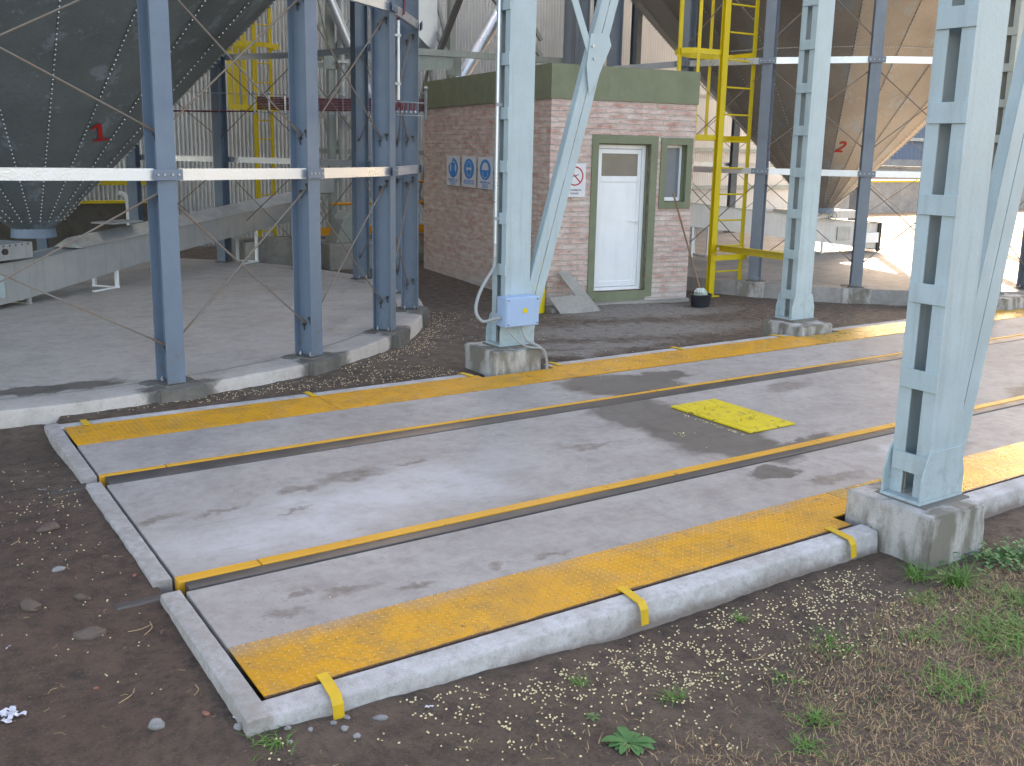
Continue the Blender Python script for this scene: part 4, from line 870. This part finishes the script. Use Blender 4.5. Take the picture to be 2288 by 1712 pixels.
# tower lattice
tw = empty('steel_tower', (6.9,13.7,-.1), 0, 'grey-green lattice steel tower between the left silo and the shed', 'tower')
cs = [(6.05,12.9),(8.3,12.6),(8.6,14.9),(6.3,15.2)]
for x,y in cs:
    b = MB(); b.box(x-.06,x+.06,y-.06,y-.05,-.1,13); b.box(x-.06,x-.05,y-.05,y+.06,-.1,13); b.build('leg', M['mint2'], tw)
zz = [.1,1.9,3.55,5.3,7.2]
for i in range(4):
    (x0,y0),(x1,y1) = cs[i],cs[(i+1)%4]
    for j,z in enumerate(zz):
        b = MB(); b.bar((x0,y0,z),(x1,y1,z),.07,.09); b.build('girt', M['mint2'], tw)
        if j < 4:
            b = MB(); b.bar((x0,y0-.03,z),((x0+x1)/2,(y0+y1)/2-.03,zz[j+1]),.05,.07); b.bar((x1,y1-.03,z),((x0+x1)/2,(y0+y1)/2-.03,zz[j+1]),.05,.07); b.build('diagonal', M['mint2'], tw)
    b = MB(); b.box(x0-.16,x0+.16,y0-.10,y0-.09,3.3,3.62); b.build('gusset_plate', M['mint2'], tw)
t = empty('truss', (8.6,12,3.5), 0, 'grey-green horizontal beam with slanting braces above the hut roof', 'truss')
b = MB(); b.bar((7.2,12,3.62),(10.4,12,3.66),.10,.11); b.build('beam', M['mint2'], t)
b = MB(); b.bar((7.72,12.0,3.66),(8.85,12.0,6.2),.09,.09); b.build('brace', M['dark'], t)
b = MB(); b.bar((8.1,12.02,5.3),(9.9,12.02,3.72),.08,.08); b.build('brace', M['mint2'], t)
b = MB(); b.bar((8.9,12.02,5.3),(9.9,12.02,4.0),.06,.06); b.build('brace', M['mint2'], t)
b = MB(); b.add([(7.25,11.99,3.56),(8.0,11.99,3.56),(7.95,11.99,3.36),(7.25,11.99,3.30)],[(0,1,2,3)]); b.add([(7.25,12.0,3.56),(8.0,12.0,3.56),(7.95,12.0,3.36),(7.25,12.0,3.30)],[(3,2,1,0)]); b.build('gusset_plate', M['mint2'], t)
t = empty('galvanised_duct', (9.5,13,4), 0, 'shiny galvanised spout pipe slanting above the hut roof', 'duct')
b = MB(); b.tube([(8.55,13,3.0),(10.5,13,5.9)],.13,16); b.build('pipe', M['galv'], t, smooth=True)
t = empty('galvanised_duct', (7.6,13,4), 0, 'wide shiny galvanised hopper duct beside the blue columns at top', 'duct')
b = MB(); b.add([(7.35,12.2,3.95),(7.78,12.2,3.60),(7.78,12.2,6.5),(6.9,12.2,6.5),(6.9,12.2,4.5),(7.35,12.7,3.95),(7.78,12.7,3.60),(7.78,12.7,6.5),(6.9,12.7,6.5),(6.9,12.7,4.5)],[(0,1,2,3,4),(9,8,7,6,5),(0,5,6,1),(1,6,7,2),(4,9,5,0),(3,8,9,4)]); b.build('duct_body', M['galv'], t)
t = empty('galvanised_duct', (6.5,12.6,3), 0, 'thin galvanised pipe slanting down between the second and third blue columns', 'duct')
b = MB(); b.tube([(5.7,12.6,4.9),(7.1,12.6,2.0)],.085,14); b.build('pipe', M['galv'], t, smooth=True)
t = empty('vertical_pipe', (6.45,13,0), 0, 'tall grey pipe standing against the lattice tower leg', 'pipe'); b = MB(); b.tube([(6.2,12.75,-.1),(6.2,12.75,12)],.085,14); b.build('pipe', M['galv2'], t, smooth=True)
for z in (3.4,2.5):
    b = MB(); b.box(6.08,6.33,12.64,12.69,z,z+.05); b.build('clamp', M['bolt'], t)
t = empty('machine_boot', (6.2,12.2,0), 0, 'grey elevator boot on a concrete footing behind the left silo columns', 'machine')
b = MB(); b.box(5.6,6.7,12.0,13.0,-.2,.35); b.build('footing', M['lime'], t, bevel=.02)
b = MB(); b.add([(5.75,12.1,.35),(6.35,12.1,.35),(6.2,12.1,.75),(6.05,12.1,.9),(5.9,12.1,.75),(5.75,12.6,.35),(6.35,12.6,.35),(6.2,12.6,.75),(6.05,12.6,.9),(5.9,12.6,.75)],[(0,1,2,3,4),(9,8,7,6,5),(0,5,6,1),(1,6,7,2),(2,7,8,3),(3,8,9,4),(4,9,5,0)]); b.build('housing', M['mint2'], t, bevel=.02)
b = MB(); b.box(5.3,5.75,12.1,12.6,1.2,1.6); b.tube([(5.2,12.3,1.4),(5.3,12.3,1.4)],.12,12); b.build('motor', M['galv2'], t, bevel=.02)
b = MB(); b.box(4.2,8.5,12.9,13.1,-.2,.42); b.box(4.2,4.4,12.2,12.9,-.2,.42); b.build('kerb_wall', M['lime'], t, bevel=.015)
t = empty('guard_rail', (6.9,12.5,0), 0, 'orange-yellow guard rail seen between the columns and the hut', 'guard rail')
b = MB(); b.tube([(5.85,12.5,1.0),(8.2,12.5,1.02)],.025,8); b.build('rail', M['orange'], t, smooth=True); b = MB(); b.box(5.2,8.3,12.48,12.52,.46,.60); b.build('toe_board', M['orange'], t)
for x in (5.3,6.8,8.1):
    b = MB(); b.box(x-.03,x+.03,12.44,12.475,-.1,1.6 if x>8 else 1.0); b.build('post', M['mint2'], t)
b = MB(); b.tube([(7.2,12.5,1.38),(8.3,12.5,1.4)],.02,8); b.build('rail', M['orange'], t, smooth=True)
# background caged ladder
t = empty('caged_ladder', (5.75,15.5,-.1), 0, 'mustard yellow caged ladder on the shed wall behind the left silo', 'ladder')
for x in (5.62,5.93):
    b = MB(); b.box(x-.05 if x<5.8 else x-.025, x+.03, 15.5,15.56,-.1,9); b.build('side_rail', M['yel'], t)
for k in range(22):
    b = MB(); b.tube([(5.65,15.53,.3+k*.36),(5.92,15.53,.3+k*.36)],.014,6); b.build('rung', M['yel'], t)
for z in (2.68,3.83,5.0,6.2):
    b = MB(); L = [(5.60,15.5),(5.2,15.4),(4.98,15.2),(5.2,14.95),(5.6,14.9),(5.95,15.1),(5.96,15.5)]
    for i in range(6): b.bar((*L[i],z),(*L[i+1],z),.01,.09)
    b.build('hoop', M['yel'], t)
for x,y in ((5.02,15.22),(5.2,15.38),(5.36,15.42)):
    b = MB(); b.box(x-.05,x+.05,y-.005,y+.005,2.64,9); b.build('cage_bar', M['yel'], t)
# hose bundles
t = empty('hose_bundle', (5.7,11.8,2.6), 0, 'band of dark maroon hoses hung across behind the blue columns to the hut corner', 'hoses')
for k in range(8):
    b = MB(); z = 2.75-.026*k; zz_ = 2.50; b.tube(bez([(6.97,11.16,z+.03),(6.4,11.40,z+.02),(5.4,11.85,z-.01),(4.45,12.15,z-.012)],14),.0125,6)
    b.build('hose', M['maroon'], t, smooth=True)
b = MB(); b.tube(bez([(4.45,12.15,2.515),(3.2,12.3,2.48),(1.5,12.5,2.47)],12),.014,6); b.build('hose', M['maroon'], t, smooth=True)
b = MB(); b.tube([(6.96,11.15,2.88),(5.4,11.83,2.81),(4.4,12.14,2.78),(3.2,12.28,2.77)],.007,6); b.build('hanger_wire', M['galv2'], t); b = MB(); b.tube([(6.96,11.14,2.54),(5.4,11.82,2.50),(4.4,12.13,2.50)],.007,6); b.build('hanger_wire', M['galv2'], t)
for x,y in ((4.62,12.06),(4.86,11.99),(5.75,11.70),(5.95,11.63),(4.4,12.13)):
    b = MB(); b.bar((x,y,2.48),(x,y,2.80),.03,.012,up=(0,1,0)); b.ball((x,y-.01,2.80),.028,6,4); b.ball((x,y-.01,2.49),.022,6,4); b.build('clamp', M['bolt'], t)
b = MB(); b.tube([(6.97,11.12,2.45),(6.97,11.12,2.92)],.035,10); b.ball((6.97,11.12,2.95),.045,8,5); b.build('end_fitting', M['galv2'], t, smooth=True)
t = empty('hose_bundle', (3.78,5.74,2.4), 0, 'short maroon hose tails with bright caps beside the third blue column', 'hoses')
for k in range(5):
    x, y = 3.705+.040*k, 5.775-.022*k; b = MB(); b.tube([(x,y,2.36),(x+.004,y,2.44)],.017,8); h_ = b.build('hose', M['maroon'], t, smooth=True)
    b = MB(); b.ball((x,y-.012,2.35),.019,8,5,(.8,.8,1)); b.build('cap', M['bolt'], h_, smooth=True)
b = MB(); b.tube([(3.63,5.79,2.455),(3.97,5.66,2.445)],.006,6); b.tube([(3.63,5.79,2.32),(3.97,5.66,2.315)],.006,6); b.build('bracket', M['galv2'], t)
t = empty('twin_conduit', (3.69,5.78,3), 0, 'pair of galvanised conduits running up beside the third blue column', 'conduit')
for k in range(2):
    b = MB(); x, y = 3.655+.064*k, 5.797-.03*k; b.tube([(x,y,2.45),(x,y,3.26)],.0145,10); b.build('pipe', M['galv'], t, smooth=True)
    b = MB(); b.tube(bez([(x,y,3.26),(x+.01,y,3.34),(x+.05*(k*2-.5),y,3.46),(x+.07*k,y,5.0)],12),.015,8); b.tube(bez([(x,y,2.47),(x+.01,y,2.42),(x+.05,y+.0,2.39)],8),.018,8); b.build('hose_end', M['maroon'], t, smooth=True)
for z in (2.62,3.10):
    b = MB(); b.box(3.635,3.74,5.745,5.82,z,z+.025); b.build('clamp', M['bolt'], t)

# ------------------------------------------------------------ ground clutter
random.seed(11)
def kern(b, x, y, z, s=1):
    rot = Matrix.Rotation(random.uniform(0,6.3),3,'Z')@Matrix.Rotation(random.uniform(-.5,.5),3,'X'); b.ball((x,y,z+.003),.0053*s,5,3,(1.0,.75,.55),rot)
b = MB()
CL = [(2.1,-.75,.55,.13,420),(1.55,-.85,.45,.12,330),(1.1,-.75,.35,.1,170),(1.8,-1.0,.4,.12,230),(2.6,-.85,.4,.14,330),(2.35,-1.05,.35,.12,200),(1.2,-1.0,.6,.2,150),(.6,-.8,.35,.15,75),(2.9,-.75,.3,.1,160),(2.0,-1.25,.6,.15,130),(.9,-1.15,.5,.12,60),(3.0,-1.1,.3,.15,120),(1.0,-.9,1.5,.4,170)]
for cx,cy,sx,sy,n in CL:
    for _ in range(n//6):
        X, Y = random.gauss(cx,sx*.65), random.gauss(cy,sy*.85); q = random.uniform(.01,.07)
        for _ in range(random.choice((1,2,3,5,8))):
            x, y = random.gauss(X,q), random.gauss(Y,q)
            if y < -.60 and not (3.36<x<4.02 and y>-.9): kern(b,x,y,gz(x,y),random.uniform(.75,1.25))
for _ in range(190):
    x, y = random.gauss(-.35,.28), random.choice((random.gauss(1.9,.5),random.uniform(-.6,3.0)))
    if x < -.16: kern(b,x,y,gz(x,y),random.uniform(.7,1.1))
for _ in range(520):
    x = random.uniform(-.1,3.4); y = random.gauss(4.05,.10) if random.random()<.6 else random.uniform(3.87,4.4)
    if y > 3.86 and math.hypot(x+.06,y-9.17) > 5.26: kern(b,x,y,gz(x,y),1.1)
for _ in range(330):
    a = Rd(random.uniform(-62,-20)); r = 5.27+abs(random.gauss(0,.22)); x,y = -.06+r*cos(a),9.17+r*sin(a)
    if y > 3.9: kern(b,x,y,gz(x,y),1.35)
for _ in range(160):
    x,y = random.uniform(4.3,12),random.uniform(3.9,6.4); kern(b,x,y,gz(x,y),1.4)
tag(b.build('maize_kernels', M['corn']), 'pale maize kernels scattered over the soil around the deck', 'grain', kind='stuff')
b = MB()
for _ in range(45): kern(b,4.12-.01+random.gauss(0,.015),random.uniform(1.1,1.75),.001,1)
for _ in range(45): kern(b,random.uniform(0,8),random.choice([random.uniform(.8,2.25),random.uniform(2.5,3.1),random.uniform(0,.6)]),.001,.9)
for _ in range(110):
    x = random.uniform(4.3,7.4); kern(b,x,random.uniform(3.2,3.62),.007,1.0)
for _ in range(12): kern(b,random.gauss(3.75,.06),random.gauss(1.35,.03),.001,1)
tag(b.build('maize_kernels', M['corn']), 'stray pale maize kernels lying on the deck and far yellow plates', 'grain', kind='stuff')
def blade(b, x, y, z, h, lean, a, w_=.004, n=4):
    d = V((cos(a),sin(a),0)); s = V((-sin(a),cos(a),0)); P = []
    for i in range(n+1):
        u = i/n; p = V((x,y,z))+d*lean*h*u*u+V((0,0,h*(u-.35*u*u*lean))); ww = w_*(1-u)**.7; P += [p-s*ww, p+s*ww]
    b.add(P,[(2*i,2*i+1,2*i+3,2*i+2) for i in range(n)])
def tuft(x, y, n, h, sp, label, mat='grass', wd=.0030, grp='grass tufts'):
    b = MB(); z = gz(x,y)-.004
    for _ in range(n): blade(b, x+random.gauss(0,sp), y+random.gauss(0,sp), z, h*random.uniform(.5,1.1), random.uniform(.5,2.1), random.uniform(0,6.3), wd*random.uniform(.7,1.2))
    return tag(b.build('grass_tuft', M[mat]), label, 'grass', grp)
tuft(3.27,-.88,80,.11,.022,'bright green grass tuft at the left foot of the foreground concrete block')
tuft(3.40,-1.02,150,.16,.03,'largest bright green grass tuft, in front of the foreground concrete block')
tuft(3.07,-1.06,60,.06,.04,'small flat green tuft left of the big grass clump')
tuft(3.50,-1.30,130,.10,.07,'green grass patch at the right edge beyond the dry grass')
tuft(3.08,-1.50,420,.11,.13,'broad green grass patch in the middle of the dry grass at right')
tuft(2.30,-1.12,70,.05,.05,'short green sprigs left of the dry grass')
tuft(2.45,-1.62,110,.10,.07,'green tuft in the dry grass near the lower right corner')
tuft(1.80,-1.46,60,.08,.03,'spiky green tuft below the bare soil, centre right')
tuft(1.63,-1.55,50,.06,.03,'small green tuft just left of the lowest spiky one')
tuft(1.42,-1.07,40,.06,.02,'lone thin green sprout among the kernels, below the middle of the near kerb')
tuft(1.15,-.83,26,.05,.015,'tiny green sprout beside the near kerb')
tuft(-.07,-.63,60,.045,.035,'mossy green sprig at the outer corner of the kerb')
tuft(2.14,-.74,22,.06,.012,'single green sprout close to the kerb among many kernels')
tuft(1.95,-1.2,30,.05,.03,'sparse green blades among kernels in the right centre')
tuft(2.72,-1.30,60,.07,.05,'green blades at the left fringe of the dry grass')
def leaves(cx, cy, n, R0, ls, label, name='weed', up=.5, spread=0, cat='plant'):
    b = MB()
    for k in range(n):
        a = 2*pi*k/n*1.0+random.uniform(-.3,.3) if not spread else random.uniform(0,6.3); ox, oy = (random.gauss(0,spread),random.gauss(0,spread*.6)) if spread else (0,0)
        if spread: b.tube([(cx,cy,gz(cx,cy)+.01),((cx+cx+ox)/2,(cy+cy+oy)/2,gz(cx,cy)+.03),(cx+ox,cy+oy,gz(cx+ox,cy+oy)+.03)],.0012,4)
        L = ls*random.uniform(.7,1.15); d = V((cos(a),sin(a),0)); s = V((-sin(a),cos(a),0)); x,y = cx+ox,cy+oy; z = gz(x,y)+ (random.uniform(.0,.06) if spread else .004); P = []
        for i in range(7):
            u = i/6; wd = L*.22*sin(pi*min(1,u*.92+.05))**.8*(.5+.8*u); p = V((x,y,z))+d*(R0+L*u)+V((0,0,up*L*(u-u*u*.9))); P += [p-s*wd+V((0,0,.25*wd)), p, p+s*wd+V((0,0,.25*wd))]
        b.add(P,[(3*i+j,3*i+j+1,3*i+j+4,3*i+j+3) for i in range(6) for j in range(2)])
    return tag(b.build(name, M['leaf'], smooth=True), label, cat)
leaves(1.03,-1.26,13,.005,.085,'green rosette weed with tongue-shaped leaves at the bottom of the photo')
leaves(1.03,-1.05,6,.003,.03,'tiny rosette weed just above the large rosette')
leaves(3.97,-.99,150,.0,.05,'dark leafy creeping weed right of the foreground concrete block', up=1.0, spread=.14)
# dead grass
b = MB(); random.seed(21)
for _ in range(40000):
    x, y = random.uniform(.6,5.5), random.uniform(-2.9,-1.0)
    f = (x*.42+(-y-1.30)*1.0) - .50 + .55*noise.noise(V((x*2.2,y*2.2,1)))
    if f < 0 or random.random() > min(1,f*2.2+.05): 
        if random.random() > .035: continue
    z = gz(x,y); blade(b, x, y, z-.002, random.uniform(.012,.042), random.uniform(.3,1.7), random.uniform(0,6.3), random.uniform(.0010,.0024), 3)
tag(b.build('dry_grass', M['straw']), 'matted dry brown grass in the lower right corner', 'grass', kind='stuff')
b = MB()
for _ in range(2600):
    x, y = random.uniform(.8,5.5), random.uniform(-2.9,-1.0); f = (x*.42+(-y-1.30)) - .75 + 1.1*noise.noise(V((x*3.2,y*3.2,7)))
    if f < 0: continue
    blade(b, x, y, gz(x,y)-.002, random.uniform(.02,.055), random.uniform(.4,1.6), random.uniform(0,6.3), .0016, 3)
tag(b.build('thin_grass', M['grass']), 'thin green blades growing through the dry grass', 'grass', kind='stuff')
b = MB()
for _ in range(150):      # straw bits and twigs over the bare soil
    x,y = (random.uniform(-1.1,-.15),random.uniform(-.7,3)) if random.random()<.5 else (random.uniform(-.3,3.2),random.uniform(-1.5,-.62))
    a = random.uniform(0,6.3); L = random.uniform(.015,.05); p = V((x,y,gz(x,y)+.003)); b.tube([p,p+V((cos(a),sin(a),random.uniform(0,.15)))*L*.5,p+V((cos(a+.4),sin(a+.4),0))*L],.0011,4)
tag(b.build('straw_bits', M['straw']), 'scattered straw bits on the bare soil', 'straw', kind='stuff')
b = MB()
for _ in range(1600):
    x,y = (random.uniform(-1.3,-.15),random.uniform(-.9,3.4)) if random.random()<.5 else (random.uniform(-.6,3.6),random.uniform(-1.8,-.62))
    b.ball((x,y,gz(x,y)),random.uniform(.002,.008),5,3,(1,random.uniform(.6,1),random.uniform(.4,.8)))
tag(b.build('soil_crumbs', M['clod']), 'small dark crumbs of soil on the bare ground', 'soil', kind='stuff')
def rock(x, y, r, mat, label, sc=(1,.8,.6), name='stone', seed=0):
    b = MB(); b.ball((0,0,0), r, 12, 8, sc, Matrix.Rotation(seed*1.3,3,'Z'))
    b.v = [p*(1+.35*noise.noise(p/r*1.1+V((seed*7,0,0)))+.12*noise.noise(p/r*3.5+V((seed,0,0)))) + V((x,y,gz(x,y)+r*sc[2]*.35)) for p in b.v]
    return tag(b.build(name, M[mat], smooth=False), label, 'stone', 'loose stones and clods')
RK = [(-.37,-.33,.028,'stone','light grey cube-like stone at the bottom left edge of the photo',(1,.8,.9)),(-.124,-.49,.017,'stone','round grey pebble just left of the kerb corner',(1,1,.8)),
 (.342,-.674,.021,'stone','pale flattish stone in front of the first near strap',(1.3,.7,.5)),(.18,-.62,.013,'stone','small grey stone, upper one of the cluster by the kerb corner',(1,.9,.7)),
 (.195,-.681,.015,'stone','pointed grey stone in the middle of the pebble cluster',(1,.8,.9)),(.215,-.74,.014,'stone','round grey stone at the bottom of the pebble cluster',(1,.9,.7)),
 (.24,-.60,.014,'stone','grey stone at the top right of the pebble cluster',(1.2,.8,.5)),(.02,-.58,.012,'stone','small stone next to the mossy kerb corner',(1,.8,.7)),(.09,-.62,.011,'stone','tiny grey stone between kerb corner and pebble cluster',(1,.8,.7)),
 (-.408,.80,.030,'clod','flat brown stone slab on the soil left of the middle kerb',(1.4,.6,.5)),(-.449,1.17,.028,'stone','pale broken rubble stone left of the middle kerb',(1.3,.8,.4)),
 (-.62,.82,.045,'clod','large dark brick-shaped clod at the left edge',(1.5,.8,.5)),(-.44,.46,.045,'clod','big flat dark clod with a crack, left of the near kerb end',(1.5,.8,.55)),
 (-.156,.93,.013,'redbrick','small bright red brick chip near the rail gap',(1.3,.7,.5)),(-.5,.05,.012,'redbrick','reddish brick chip low on the left soil',(1,.7,.5)),(-.40,1.75,.05,'clod','wide flat reddish clod left of the far rail gap',(1.4,.9,.4)),
 (-.2,-.35,.014,'redbrick','reddish pebble left of the kerb corner',(1.2,.8,.5)),(.0,-.66,.010,'stone','small pale pebble below the kerb corner',(1,.8,.6))]
for i,(x,y,r,m_,l,sc) in enumerate(RK): rock(x,y,r,m_,l,sc,seed=i)
def scrap(x, y, s, label, n=5, seed=0):
    random.seed(seed); b = MB(); z = gz(x,y)
    for k in range(n):
        px, py = x+random.uniform(-s,s), y+random.uniform(-s,s)*.6; a = random.uniform(0,6.3); P = []; L = s*random.uniform(.5,1.1); d = V((cos(a),sin(a),0)); sd = V((-sin(a),cos(a),0))
        for i in range(7):
            u = i/6; wv = .3*sin(u*9+k); P += [V((px,py,z+.004))+d*L*u+sd*(s*.16*(1+wv))+V((0,0,s*.12*abs(sin(u*7+k)))), V((px,py,z+.004))+d*L*u-sd*(s*.14*(1-wv))+V((0,0,s*.14*abs(sin(u*5+k+1))))]
        b.add(P,[(2*i,2*i+1,2*i+3,2*i+2) for i in range(6)])
    return tag(b.build('plastic_scrap', M['plastic'], smooth=True), label, 'litter', 'scraps of white plastic')
scrap(-.78,.02,.06,'crumpled torn white plastic bag at the lower left edge',9,1); scrap(-.76,.51,.02,'small bright white scrap at the left edge',2,2)
scrap(-.33,2.45,.018,'small white scrap outside the far rail gap',3,3); scrap(.55,-.68,.03,'thin shred of clear plastic in front of the near kerb',2,4); scrap(-.13,-.42,.025,'twisted shred of plastic by the kerb corner',2,5)
b = MB()
random.seed(9)
for (x,y,L,a) in ((1.35,-.75,.10,.2),(1.9,-1.0,.12,-.4),(-.25,.35,.12,.8),(-.30,.42,.10,-.2),(-.2,-.2,.08,.9),(-.45,-.1,.12,.5),(-.6,1.6,.10,.7)):
    p = V((x,y,gz(x,y)+.004)); b = MB(); b.tube(bez([p,p+V((cos(a),sin(a),.06))*L*.5,p+V((cos(a+.35),sin(a+.35),0))*L],8),.002,5)
    tag(b.build('twig', M['straw']), {1.35:'thin twig among the kernels, nearest the near kerb',1.9:'twig lying among kernels in the right centre',-.25:'straw stalk lying between the cracked clod and the kerb',-.30:'second straw stalk crossing beside the cracked clod',-.2:'straw stalk left of the kerb corner',-.45:'curled straw stalk at the lower left',-.6:'thin straw stalk by the left edge, level with the far rail gap'}[x], 'twig', 'dry twigs on the soil')
tag(MB().box(3.0,3.35,5.2,5.42,-.12,-.10).build('grey_board', M['stone']) if False else MB().box(5.2,5.5,6.05,6.2,-.125,-.10).build('wooden_board', M['stone']), 'flat grey board lying on the soil left of the middle column', 'board')
